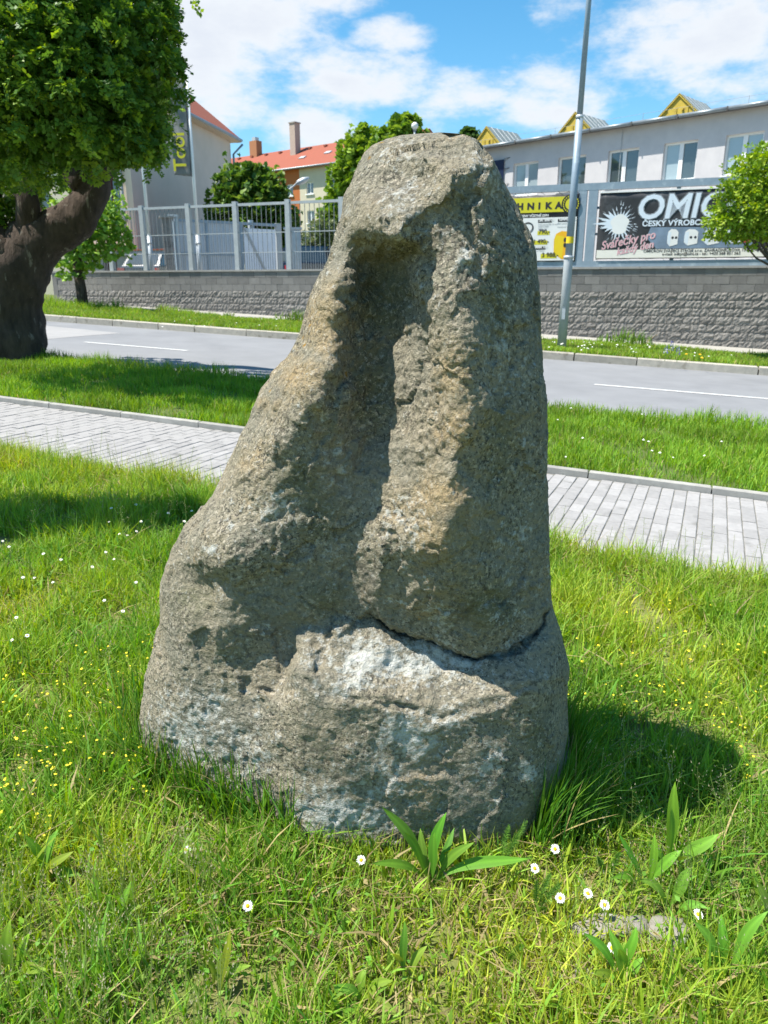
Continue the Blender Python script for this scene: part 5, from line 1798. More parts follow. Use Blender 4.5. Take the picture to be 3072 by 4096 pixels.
def low_herbs():
    """clover, medick and daisy leaves between the blades: small rounded leaflets lying almost flat"""
    P, s, t = scatter(42000, -3.0, 5.5, lambda s: np.full_like(s, .7), lambda s: np.full_like(s, 4.4))
    nz = fbm(np.c_[P[:, :2] * 2.2, np.full(len(P), 7.)], 3)
    k = in_view(P) & ~inside_rock(P[:, 0], P[:, 1], 0) & (rng.random(len(P)) < np.clip(.45 + nz * 1.3, .05, 1))
    P = P[k]; n = len(P)
    P[:, 2] += rng.uniform(.012, .06, n)
    r = rng.uniform(.005, .013, n)
    az = rng.uniform(0, 6.28, n)
    nrm = unit(np.stack([rng.normal(0, .45, n), rng.normal(0, .45, n), np.ones(n)], 1))
    a = unit(np.cross(nrm, np.stack([np.cos(az), np.sin(az), np.zeros(n)], 1))); b = np.cross(nrm, a)
    R = r[:, None]
    V = np.stack([P - a * R, P + b * R * .62 - a * R * .1, P + a * R, P - b * R * .62 - a * R * .1], 1).reshape(-1, 3)
    i = (np.arange(n) * 4)[:, None, None]
    Tq = (i + np.array([(0, 1, 2), (0, 2, 3)])[None]).reshape(-1, 3)
    C = np.repeat(grass_cols(n, (.15, .30, .035), .03, .3), 4, 0)
    o = np_mesh('clover_cover', V, Tq, C, 'grass')
    tag(o, 'low clover and medick leaves carpeting the lawn between the grass', 'ground cover', None, 'stuff')

def seed_grass():
    """thin flowering stems with loose panicles"""
    roots = []
    def add(n, f):
        for _ in range(n): roots.append(f())
    r = random.Random(9)
    add(120, lambda: (gnd(r.uniform(-60, 480), r.uniform(1930, 2330)), r.uniform(.14, .30)))
    add(60, lambda: (gnd(r.uniform(0, 560), r.uniform(1130, 1500)), r.uniform(.16, .30)))
    def edge():
        s = r.uniform(-1.8, 8); t = walk_near(s) - r.uniform(.02, .4)
        return st(s, t, gz(s)), r.uniform(.14, .34)
    add(330, edge)
    add(80, lambda: (gnd(r.uniform(1200, 1700), r.uniform(1500, 2150)), r.uniform(.14, .30)))
    parts = []
    for p, h in roots:
        if inside_rock(np.array([p[0]]), np.array([p[1]]), .02)[0]: continue
        az = r.uniform(0, 6.28); ln = r.uniform(.05, .3) * h
        top = p + np.array([math.cos(az) * ln, math.sin(az) * ln, h])
        midp = p * .5 + top * .5 + np.array([0, 0, h * .06])
        side = np.array([-math.sin(az), math.cos(az), 0]); side2 = np.array([1., 0, 0])
        w = .0011
        V = [p - side2 * w, p + side2 * w, midp + side2 * w, midp - side2 * w, top + side2 * w * .6, top - side2 * w * .6]
        Tq = [(0, 1, 2), (0, 2, 3), (3, 2, 4), (3, 4, 5)]
        c1 = np.array((.27, .33, .09)) * r.uniform(.8, 1.2); c2 = np.array((.50, .43, .28)) * r.uniform(.7, 1.3)
        C = [c1] * 6
        k = r.randint(9, 16)
        open_ = r.random() < .6
        for q in range(k):
            f = .62 + .38 * q / k
            b = p + (midp - p) * min(f * 2, 1) if f < .5 else midp + (top - midp) * (f * 2 - 1)
            a2 = r.uniform(0, 6.28); rr = (.030 if open_ else .006) * (1.3 - f) * 2.2
            e = b + np.array([math.cos(a2) * rr, math.sin(a2) * rr, r.uniform(.0, .012)])
            l_ = r.uniform(.004, .008)
            dd = unit(np.array([math.cos(a2) * .5, math.sin(a2) * .5, .8]))
            i = len(V)
            V += [e - side2 * .0014, e + side2 * .0014, e + dd * l_]
            Tq.append((i, i + 1, i + 2)); C += [c2] * 3
            if open_:
                i = len(V); V += [b, b + np.array([0, 0, .0012]), e]; Tq.append((i, i + 1, i + 2)); C += [c1] * 3
        parts.append((np.array(V), np.array(Tq), np.array(C)))
    V, Tq, C = merge(parts)
    o = np_mesh('seeding_grass', V, Tq, C, 'grass')
    tag(o, 'thin flowering grass stems with pale seed heads rising above the lawn', 'grass', None, 'stuff')

def verge_grass():
    parts = []
    P, s, t = scatter(150000, -3.5, 14.5, lambda s: walk_far(s) + .08, lambda s: road_near(s) - .06)
    nz = fbm(np.c_[P[:, :2] * 1.4, np.zeros(len(P))], 3)
    k = in_view(P, 120) & (rng.random(len(P)) < np.clip(.8 + nz * .8, .3, 1))
    P, s, t, nz = P[k], s[k], t[k], nz[k]; n = len(P)
    edge = (t - walk_far(s)) / (road_near(s) - walk_far(s))
    h = rng.uniform(.06, .14, n) * (1 + .6 * nz) * np.where(edge > .93, 1.5, 1)
    c = grass_cols(n, (.19, .335, .032), .03, .25) * (1 + .3 * fbm(np.c_[P[:, :2] * .8, np.full(n, 2.)], 2)[:, None])
    P[:, 2] += .02
    parts.append(blades(P, h, rng.uniform(.006, .013, n), rng.uniform(0, 6.28, n), np.abs(rng.normal(0, .45, n)) + .05, c, 2))
    V, Tq, C = merge(parts)
    tag(np_mesh('verge_grass', V, Tq, C, 'grass'), 'strip of long green grass between the paved walk and the road', 'grass', None, 'stuff')
    parts = []
    P, s, t = scatter(130000, -4.5, 27, lambda s: road_far(s) + .19, lambda s: path_near(s) + .05)
    nz = fbm(np.c_[P[:, :2] * .9, np.full(len(P), 3.)], 3)
    k = in_view(P, 120) & (rng.random(len(P)) < np.clip(.8 + nz * .8, .3, 1))
    P, s, t, nz = P[k], s[k], t[k], nz[k]; n = len(P)
    tall = np.clip((s - 13) / 6, 0, 1) * np.clip((t - 17.4) / 1.5, 0, 1)
    h = rng.uniform(.05, .12, n) * (1 + .5 * nz) * (1 + 3.5 * tall * np.clip(.6 + nz, 0, 1))
    P[:, 2] += VERGE - .01
    c = grass_cols(n, (.20, .32, .038), .07, .25) * (1 + .3 * nz[:, None])
    parts.append(blades(P, h, rng.uniform(.010, .022, n), rng.uniform(0, 6.28, n), np.abs(rng.normal(0, .45, n)) + .05, c, 2))
    # weeds along the foot of the wall
    P, s, t = scatter(5200, -3, 24, lambda s: path_near(s) - .15, lambda s: path_near(s) + .25)
    cl = fbm(np.c_[P[:, :2] * .9, np.full(len(P), 8.)], 2)
    k = cl > .10; P, cl = P[k], cl[k]; n = len(P); P[:, 2] += VERGE
    parts.append(blades(P, rng.uniform(.12, .42, n) * np.clip(cl * 2.5, .4, 1.2), rng.uniform(.012, .03, n), rng.uniform(0, 6.28, n), np.abs(rng.normal(0, .4, n)), grass_cols(n, (.13, .24, .03), .05), 3))
    V, Tq, C = merge(parts)
    tag(np_mesh('far_verge_grass', V, Tq, C, 'grass'), 'grass strip between the far kerb and the block wall, lush at its left end', 'grass', None, 'stuff')

def little_flowers():
    """yellow medick and white clover heads too many to count"""
    r = random.Random(21)
    V, Tq, C = [], [], []
    def bloom(p, R, c):
        i = len(V)
        n = 5
        V.append(p + np.array([0, 0, R * .7])); C.append(c)
        for k in range(n):
            a = 2 * math.pi * k / n + r.random()
            V.append(p + np.array([math.cos(a) * R, math.sin(a) * R, r.uniform(-.3, .3) * R])); C.append(np.array(c) * r.uniform(.8, 1.1))
        for k in range(n): Tq.append((i, i + 1 + k, i + 1 + (k + 1) % n))
    Y = (.80, .66, .04)
    def put(n, x0, x1, y0, y1, c, r0, r1, z0, z1):
        for _ in range(n):
            g = gnd(r.uniform(x0, x1), r.uniform(y0, y1))
            if inside_rock(np.array([g[0]]), np.array([g[1]]), .03)[0]: continue
            bloom(g + np.array([0, 0, r.uniform(z0, z1)]), r.uniform(r0, r1), c)
    put(150, -90, 345, 1400, 1760, Y, .0035, .007, .05, .11)
    put(40, -60, 120, 1700, 1900, Y, .003, .006, .05, .10)
    put(140, 1225, 1740, 1500, 1720, Y, .0035, .007, .05, .11)
    put(25, 1240, 1659, 1330, 1480, Y, .005, .009, .06, .12)
    put(12, 1185, 1659, 900, 1040, (.75, .75, .68), .010, .018, .10, .16)
    W_ = (.74, .74, .68)
    for _ in range(60):      # white flowers in the far verge
        qx = r.choice([r.gauss(1420, 60), r.uniform(1180, 1600), r.gauss(1265, 15), r.uniform(330, 600)])
        y0 = 757 if qx > 700 else 705
        g = gnd(qx, y0 + (qx - 1400) * .05 * (qx > 700) + r.uniform(-10, 18), VERGE)
        bloom(g + np.array([0, 0, .1]), r.uniform(.014, .03), W_)
    for qx, qy in ((1481, 778), (1510, 779), (1515, 786)):
        g = gnd(qx, qy, VERGE); bloom(g + np.array([0, 0, .12]), .035, (.75, .42, .02))
    tag(np_mesh('small_flowers', np.array(V), np.array(Tq), np.array(C), 'petal_col'), 'tiny yellow medick and pale clover heads sprinkled over the lawn', 'flowers', None, 'stuff')
leafmat('petal_col', .15, .7)
lawn_grass(); low_herbs(); seed_grass(); verge_grass(); little_flowers()

# ------------------------------------------------------------------ single plants of the foreground
leafmat('broad_leaf', .30, .6)
def leaf_mesh(base, tip, width, arch, c, fold=.14, n=9):
    base, tip = np.asarray(base, float), np.asarray(tip, float)
    d = tip - base; L_ = np.linalg.norm(d)
    hz = np.array([d[0], d[1], 0]); hz = hz / (np.linalg.norm(hz) + 1e-6)
    side = np.cross(unit(d), [0, 0, 1]); side = side / (np.linalg.norm(side) + 1e-6)
    # turn the blade partly towards the viewer
    view = np.array([0, -1, .45]); view /= np.linalg.norm(view)
    s2 = np.cross(unit(d), view); s2 /= np.linalg.norm(s2) + 1e-6
    if side @ s2 < 0: side = -side
    side = unit(side * .4 + s2 * .6)
    V = []; C = []
    for k in range(n + 1):
        f = k / n
        p = base + d * f + side * (width * .35 * math.sin(f * 4.1 + tip[0] * 90)) * f + np.array([0, 0, 1.]) * arch * L_ * math.sin(math.pi * f) + hz * (-arch * .5 * L_ * math.sin(math.pi * f))
        g = min(1, max(0, (f - .08) / .5)); g = g * g * (3 - 2 * g)
        w = width * (.20 + .80 * g) * (1 - max(0, (f - .55) / .45) ** 2.0) + .0006
        up = np.cross(side, unit(d)); up = up if up[2] > 0 else -up
        wave = .06 * width * math.sin(f * 9)
        for q, lift in ((-.5, fold), (-.25, fold * .35), (0, 0), (.25, fold * .35), (.5, fold)):
            V.append(p + side * w * q + up * (w * lift * .5 + wave * q))
            C.append(np.array(c) * (1.22 if q == 0 else (.9 if abs(q) == .25 else 1.02)) * (.85 + .25 * f))
    Tq = []
    for k in range(n):
        for j in range(4):
            a = k * 5 + j
            Tq += [(a, a + 1, a + 6), (a, a + 6, a + 5)]
    return np.array(V), np.array(Tq), np.array(C)

def plantain(q, leaves, label, group='plantain plants in the foreground', c=(.16, .31, .035)):
    b = gnd(*q)
    root = thing('plantain_plant', b, label, 'plant', group)
    for (tx, ty, dy, w, arch) in leaves:
        tip = at_y(tx, ty, b[1] + dy)
        k = np.array([random.uniform(.8, 1.3), random.uniform(.85, 1.15), random.uniform(.7, 1.2)])
        bb = b + np.array([random.uniform(-.012, .012), random.uniform(-.012, .012), 0])
        V, Tq, C = leaf_mesh(bb, tip, w, arch, np.array(c) * k)
        np_mesh('leaf', V, Tq, C, 'broad_leaf', root, True)
    return root
plantain((930, 1908), [(830, 1738, .02, .030, .05), (960, 1753, .05, .030, .02), (1020, 1815, .0, .026, .06), (1142, 1853, .0, .032, .12), (872, 1800, -.02, .024, .05), (905, 1790, .06, .024, .05), (985, 1790, .08, .020, .05), (800, 1870, -.06, .024, .15), (1000, 1850, .05, .020, .06), (945, 1800, .0, .024, .04)],
         'large plantain with broad upright leaves right in front of the boulder', c=(.125, .27, .028))
plantain((1440, 1885), [(1468, 1690, .03, .034, .03), (1445, 1745, .0, .026, .05), (1552, 1800, .0, .036, .10), (1400, 1820, .0, .022, .08), (1500, 1850, -.05, .024, .1)], 'tall plantain in the boulder shade near the right edge')
plantain((1390, 1925), [(1478, 1842, .0, .028, .16), (1335, 1800, .02, .02, .05), (1420, 1800, .03, .022, .05), (1320, 1890, -.02, .022, .15)], 'plantain with curling leaves right of the daisies')
plantain((1450, 1975), [(1502, 1880, .02, .032, .10), (1380, 1900, .0, .024, .12), (1530, 1960, -.04, .022, .15)], 'short plantain with one wide leaf behind the flat stones')
plantain((1338, 2135), [(1265, 2010, .03, .022, .08), (1325, 2005, .05, .028, .05), (1370, 2000, .04, .026, .08), (1395, 2075, .0, .024, .12), (1280, 2090, -.02, .022, .12), (1345, 2050, -.03, .024, .1)], 'plantain rosette growing in front of the flat stones')
plantain((1560, 2120), [(1500, 1985, .03, .026, .08), (1565, 1975, .05, .024, .05), (1655, 1965, .03, .028, .10), (1480, 2080, .0, .022, .15), (1620, 2060, .0, .028, .1), (1600, 2180, -.08, .026, .2)], 'pale plantain at the lower right picture edge')
plantain((1665, 2040), [(1630, 1900, .03, .026, .06), (1700, 1930, .03, .026, .08), (1610, 1990, .0, .022, .14)], 'plantain cut by the right picture edge')
plantain((785, 2172), [(850, 2120, .02, .024, .15), (720, 2125, .0, .022, .2), (862, 2185, -.03, .030, .15), (790, 2090, .04, .022, .15), (735, 2205, -.05, .022, .2)], 'flat plantain rosette at the bottom edge below the boulder')
plantain((95, 1905), [(60, 1800, .02, .024, .06), (130, 1795, .03, .030, .06), (160, 1840, .0, .024, .12), (30, 1870, .0, .024, .12), (85, 1960, -.08, .024, .2), (175, 1900, -.02, .026, .2)], 'plantain with upright leaves at the lower left')
plantain((470, 2150), [(500, 2010, .02, .022, .05), (440, 2060, .0, .020, .1), (540, 2080, .0, .020, .12), (480, 2060, .03, .024, .05)], 'slim plantain below the left corner of the boulder', c=(.18, .31, .035))
plantain((30, 2120), [(20, 1985, .02, .030, .05), (70, 2020, .02, .026, .08), (-30, 2040, .0, .026, .1), (100, 2090, -.03, .026, .15)], 'broad-leaved plantain in the bottom left corner', c=(.18, .32, .035))
plantain((250, 2010), [(280, 1900, .02, .020, .05), (230, 1930, .0, .020, .08), (310, 1960, .0, .020, .12), (200, 1990, -.02, .020, .15)], 'thin-leaved plantain among seeding grass at the lower left', c=(.17, .31, .03))
plantain((880, 2120), [(868, 1990, .02, .020, .05), (920, 2040, .02, .020, .08), (850, 2060, -.02, .018, .1)], 'small plantain sprout in the dry turf below the big plantain', c=(.2, .32, .045))
plantain((560, 1790), [(583, 1690, .02, .018, .05), (545, 1720, .0, .018, .05), (600, 1760, .0, .016, .1)], 'narrow plantain against the left foot of the boulder', c=(.10, .22, .025))

def yarrow(q, tips, label):
    b = gnd(*q)
    root = thing('yarrow_plant', b, label, 'plant', 'feathery yarrow in the foreground')
    for tx, ty, dy in tips:
        tip = at_y(tx, ty, b[1] + dy)
        d = tip - b; L_ = np.linalg.norm(d); dn = unit(d)
        sd = np.cross(dn, [0, -1, .3]); sd = unit(sd); up = np.cross(sd, dn)
        V, Tq, C = [], [], []
        c = np.array((.13, .26, .04)) * random.uniform(.85, 1.2)
        n = 26
        for k in range(n):
            f = .22 + .78 * k / n
            p = b + d * f + np.array([0, 0, 1.]) * .06 * L_ * math.sin(math.pi * f)
            l_ = .013 * math.sin(math.pi * (.08 + .9 * (f - .2) / .8)) + .002
            for sg in (-1, 1):
                for kk in range(3):
                    e = p + sd * sg * l_ * (1 - .25 * kk) + dn * (.35 + .3 * kk) * l_ + up * random.uniform(-.5, .6) * l_
                    i = len(V); V += [p - dn * .0014, p + dn * .0014, e]; Tq.append((i, i + 1, i + 2)); C += [c] * 3
        i = len(V)
        w = sd * .0014
        V += [b - w, b + w, tip + w * .3, tip - w * .3]; Tq += [(i, i + 1, i + 2), (i, i + 2, i + 3)]; C += [c * .9] * 4
        np_mesh('leaf', np.array(V), np.array(Tq), np.array(C), 'grass', root)
yarrow((1075, 1890), [(1140, 1772, .02), (1120, 1800, .0), (1100, 1780, .03), (1150, 1850, -.03)], 'feathery yarrow tuft right of the large plantain')
yarrow((1155, 1975), [(1190, 1885, .02), (1160, 1900, .0), (1215, 1905, .0), (1180, 1960, -.03)], 'feathery yarrow tuft among the white daisies')
yarrow((1095, 2080), [(1130, 2040, .0), (1060, 2050, .0), (1110, 2060, -.05)], 'low yarrow tuft in the dry turf left of the flat stones')
yarrow((1310, 1900), [(1340, 1840, .0), (1290, 1850, .0), (1325, 1870, .0)], 'yarrow tuft in the boulder shade behind the daisies')

# ------------------------------------------------------------------ daisies
def daisy_meshes():
    r = random.Random(3)
    mb = MB()
    n = 19
    for k in range(n):
        a = 2 * math.pi * k / n + r.uniform(-.06, .06); L_ = .0125 * r.uniform(.88, 1.08); w = .0017
        d = np.array([math.cos(a), math.sin(a), 0]); s_ = np.array([-math.sin(a), math.cos(a), 0])
        z = r.uniform(-.0008, .0012)
        p = [d * .0035 - s_ * w * .6, d * .0035 + s_ * w * .6, d * L_ * .72 + s_ * w + [0, 0, z + .0012], d * L_ + [0, 0, z], d * L_ * .72 - s_ * w + [0, 0, z + .0012]]
        mb.add(p, [(0, 1, 2, 3, 4)])
    pet = bpy.data.meshes.new('petals'); pet.from_pydata([tuple(v) for v in mb.v], [], mb.f); pet.update(); pet.materials.append(MATS['petal'])
    vs = []; fs = []
    for i in range(5):
        for j in range(12):
            a = math.pi / 2 * i / 4; b = 2 * math.pi * j / 12
            vs.append((.0048 * math.cos(a) * math.cos(b), .0048 * math.cos(a) * math.sin(b), .0005 + .0028 * math.sin(a)))
    for i in range(4):
        for j in range(12): fs.append((i * 12 + j, i * 12 + (j + 1) % 12, (i + 1) * 12 + (j + 1) % 12, (i + 1) * 12 + j))
    ce = bpy.data.meshes.new('flower_centre'); ce.from_pydata(vs, [], fs); ce.update(); ce.materials.append(MATS['daisy_centre']); ce.shade_smooth()
    return pet, ce
PET, CEN = daisy_meshes()
def daisy(q, h, tilt, label, scale=1.0, group='white daisies in the lawn', dy=0.0):
    """q is where the flower head shows; the stem stands h metres tall"""
    d = ray(*q)
    k = (h - ZC) / (d[2] - RISE * (d[0] * S[0] + d[1] * S[1]))
    head = CAM + k * d
    foot = np.array([head[0] + random.uniform(-.02, .02), head[1] + random.uniform(-.01, .03), gz(s_of(head[0], head[1]))])
    root = thing('daisy', foot, label, 'daisy', group)
    MB().tube([foot, foot * .5 + head * .5 + [.004, 0, .003], head], .0011 * scale, 5).build('stem', 'stem', root)
    # head faces mostly up, tilted towards the viewer
    nrm = Vector((tilt[0], -tilt[1], 1)).normalized()
    rot = nrm.to_track_quat('Z', 'Y').to_matrix().to_4x4()
    for nm, me in (('petals', PET), ('flower_centre', CEN)):
        o = bpy.data.objects.new(nm, me)
        o.matrix_local = Matrix.Translation(Vector(head - foot)) @ rot @ Matrix.Scale(scale, 4)
        o.parent = root
        link(o)
D_ = [((1199, 1834), .10, (.1, .9), 'topmost white daisy right of the boulder foot'), ((1155, 1876), .09, (.3, .7), 'half-folded daisy below the topmost one'),
      ((1210, 1940), .08, (-.2, .7), 'daisy left of the close pair of daisies'), ((1270, 1930), .08, (.1, .5), 'left daisy of the close pair'),
      ((1306, 1955), .08, (.0, .6), 'right daisy of the close pair, fully open'), ((1508, 1975), .08, (.1, .6), 'lone daisy near the right picture edge'),
      ((1322, 2048), .06, (-.1, .5), 'lowest daisy, in front of the flat stones'), ((780, 1858), .06, (.1, .6), 'daisy at the left foot of the large plantain'),
      ((535, 1957), .07, (.2, .8), 'single daisy below the left boulder corner'), ((402, 1836), .05, (.1, .2), 'pale daisy in the shade left of the boulder foot')]
for q, h, t_, lb in D_:
    daisy(q, h, t_, lb, 1.12)
LW = [(15, 1057), (50, 1088), (240, 1127), (337, 1160), (510, 1200), (630, 1157), (603, 950), (752, 855), (615, 875), (660, 1018), (705, 1025), (755, 1003), (930, 902), (1020, 948), (780, 948), (127, 1258),
      (190, 1260), (292, 1285), (752, 1285), (577, 1385), (150, 1580), (65, 1605), (680, 1445), (1060, 890), (585, 1118), (90, 1480)]
for x, y in LW:
    daisy((x * .3906, 756 + .3906 * y), random.uniform(.10, .16), (random.uniform(-.3, .3), .4), 'small white daisy among the tall grass left of the boulder', random.uniform(.6, .85), 'distant daisies left of the boulder')

# ------------------------------------------------------------------ flat stones half buried in the turf
def flat_stone(qs, label, lift=.03):
    pts = [gnd(*q) for q in qs]
    c = np.mean(pts, 0)
    root_v = []; fs = []
    r = random.Random(len(label))
    n = len(pts)
    fine = []
    for i in range(n):
        a, b = pts[i], pts[(i + 1) % n]
        for k in range(4): fine.append(a + (b - a) * k / 4 + np.array([r.uniform(-.008, .008), r.uniform(-.008, .008), 0]))
    m = len(fine)
    V = []
    for f, z in ((1.06, -.05), (1.0, lift * .5), (.92, lift * .95), (.6, lift), (.3, lift * 1.08)):
        for p in fine: V.append(c + (p - c) * f + np.array([0, 0, z + r.uniform(-.004, .004)]))
    V.append(c + np.array([0, 0, lift * 1.05]))
    for i in range(4):
        for k in range(m): fs.append((i * m + k, i * m + (k + 1) % m, (i + 1) * m + (k + 1) % m, (i + 1) * m + k))
    for k in range(m): fs.append((4 * m + k, 4 * m + (k + 1) % m, len(V) - 1))
    o = mesh_obj('flat_stone', V, fs, 'flat_stone', None, True)
    tag(o, label, 'stone', 'flat stones in the turf')
flat_stone([(1235, 2010), (1300, 1985), (1390, 1990), (1405, 2020), (1340, 2040), (1260, 2045)], 'grey flat stone sunk in the turf in front of the daisies, left one')
flat_stone([(1395, 1995), (1470, 2000), (1495, 2030), (1470, 2065), (1400, 2040)], 'pale flat stone sunk in the turf, right of the other', .035)
flat_stone([(1180, 2110), (1250, 2085), (1290, 2110), (1230, 2135)], 'low flat stone in the dry turf nearest the bottom edge', .015)
flat_stone([(655, 1930), (700, 1912), (740, 1918), (735, 1945), (690, 1950)], 'small flat stone in the turf below the boulder front', .015)

# ------------------------------------------------------------------ trees
def leaf_cloud(centres, n, kind='pinnate', size=.2, cols=((.075, .155, .022), (.12, .21, .03)), hollow=.35, droop=.25, seed=0, light=(.17, .27, .035)):
    """leaves spread through a crown made of ellipsoid lobes (centre, radii, weight)"""
    r = np.random.default_rng(seed)
    P = []; O = []; Fr = []
    wts = np.array([c[2] for c in centres], float); wts /= wts.sum()
    for (c, rad, _), k in zip(centres, r.multinomial(n, wts)):
        d = unit(r.normal(size=(k, 3)))
        f = (hollow + (1 - hollow) * r.random(k) ** .45)
        # lumpy outline
        lump = 1 + .26 * fbm(d * 2.2 + np.array(c) * 1.7, 3) + .10 * r.normal(size=k)
        p = np.array(c) + d * np.array(rad) * (f * lump)[:, None]
        P.append(p); O.append(d); Fr.append(f)
    P = np.vstack(P); O = np.vstack(O); Fr = np.concatenate(Fr); k = len(P)
    # gather leaves into sprays so that gaps open between them
    cell = size * 1.9
    q = np.round(P / cell + .35 * fbm(P / cell * .7, 2)[:, None]) * cell
    P = P * .42 + q * .58
    out = unit(O * .8 + r.normal(size=(k, 3)) * .55 + np.array([0, 0, .15 - droop]))
    side = unit(np.cross(out, r.normal(size=(k, 3)) * .6 + np.array([0, 0, 1.])))
    up = np.cross(side, out)
    t = r.random(k)
    cc = np.array(cols[0])[None] * (1 - t[:, None]) + np.array(cols[1])[None] * t[:, None]
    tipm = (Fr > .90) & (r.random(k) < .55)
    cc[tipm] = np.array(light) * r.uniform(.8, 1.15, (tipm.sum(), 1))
    sz = size * r.uniform(.7, 1.2, k)
    Vs, Cs, Ts = [], [], []
    off = 0
    if kind == 'pinnate':
        spec = [(1.0, 0)] + [(f, sg) for f in (.25, .45, .65, .82) for sg in (-1, 1)]
    elif kind == 'small':
        spec = [(.9, 0), (.45, 1), (.45, -1)]
    else:
        spec = [(.8, 0), (.5, 1), (.5, -1)]
    for f, sg in spec:
        b = P + out * (sz * (f if sg else .72))[:, None] - np.array([0, 0, 1.]) * (sz * droop * f * f)[:, None]
        if kind == 'pinnate':
            ln, wd = .36, .125
            dirv = unit(out * (.55 if sg else 1) + side * sg * .9 + up * r.normal(0, .25, (k, 1)))
        else:
            ln, wd = (.75, .5) if kind == 'broad' else (.6, .22)
            dirv = unit(out * .6 + side * sg * .9 + up * r.normal(0, .35, (k, 1)))
        sd = unit(np.cross(dirv, up + r.normal(0, .35, (k, 3))))
        L_ = (sz * ln)[:, None]; Wd = (sz * wd)[:, None]
        v = np.stack([b, b + dirv * L_ * .5 + sd * Wd, b + dirv * L_, b + dirv * L_ * .5 - sd * Wd], 1).reshape(-1, 3)
        i = (np.arange(k) * 4)[:, None, None] + off
        Ts.append((i + np.array([(0, 1, 2), (0, 2, 3)])[None]).reshape(-1, 3))
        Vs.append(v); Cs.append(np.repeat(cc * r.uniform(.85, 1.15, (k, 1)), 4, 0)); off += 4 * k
    return np.vstack(Vs), np.vstack(Ts), np.vstack(Cs)

def tree(name, base, label, lobes, n, trunk, branches, kind, size, cols, bark='bark_young', seed=0, cat='tree', light=(.17, .27, .035), droop=.25, hollow=.35, group=None, nseg=12):
    root = thing(name, base, label, cat, group)
    MB().tube(trunk[0], trunk[1], nseg).build('trunk', bark, root, True)
    for pts, rad in branches:
        MB().tube(pts, rad, 9).build('branch', bark, root, True)
    V, Tq, C = leaf_cloud(lobes, n, kind, size, cols, hollow, droop, seed, light)
    np_mesh('crown', V, Tq, C, 'foliage', root)
    return root

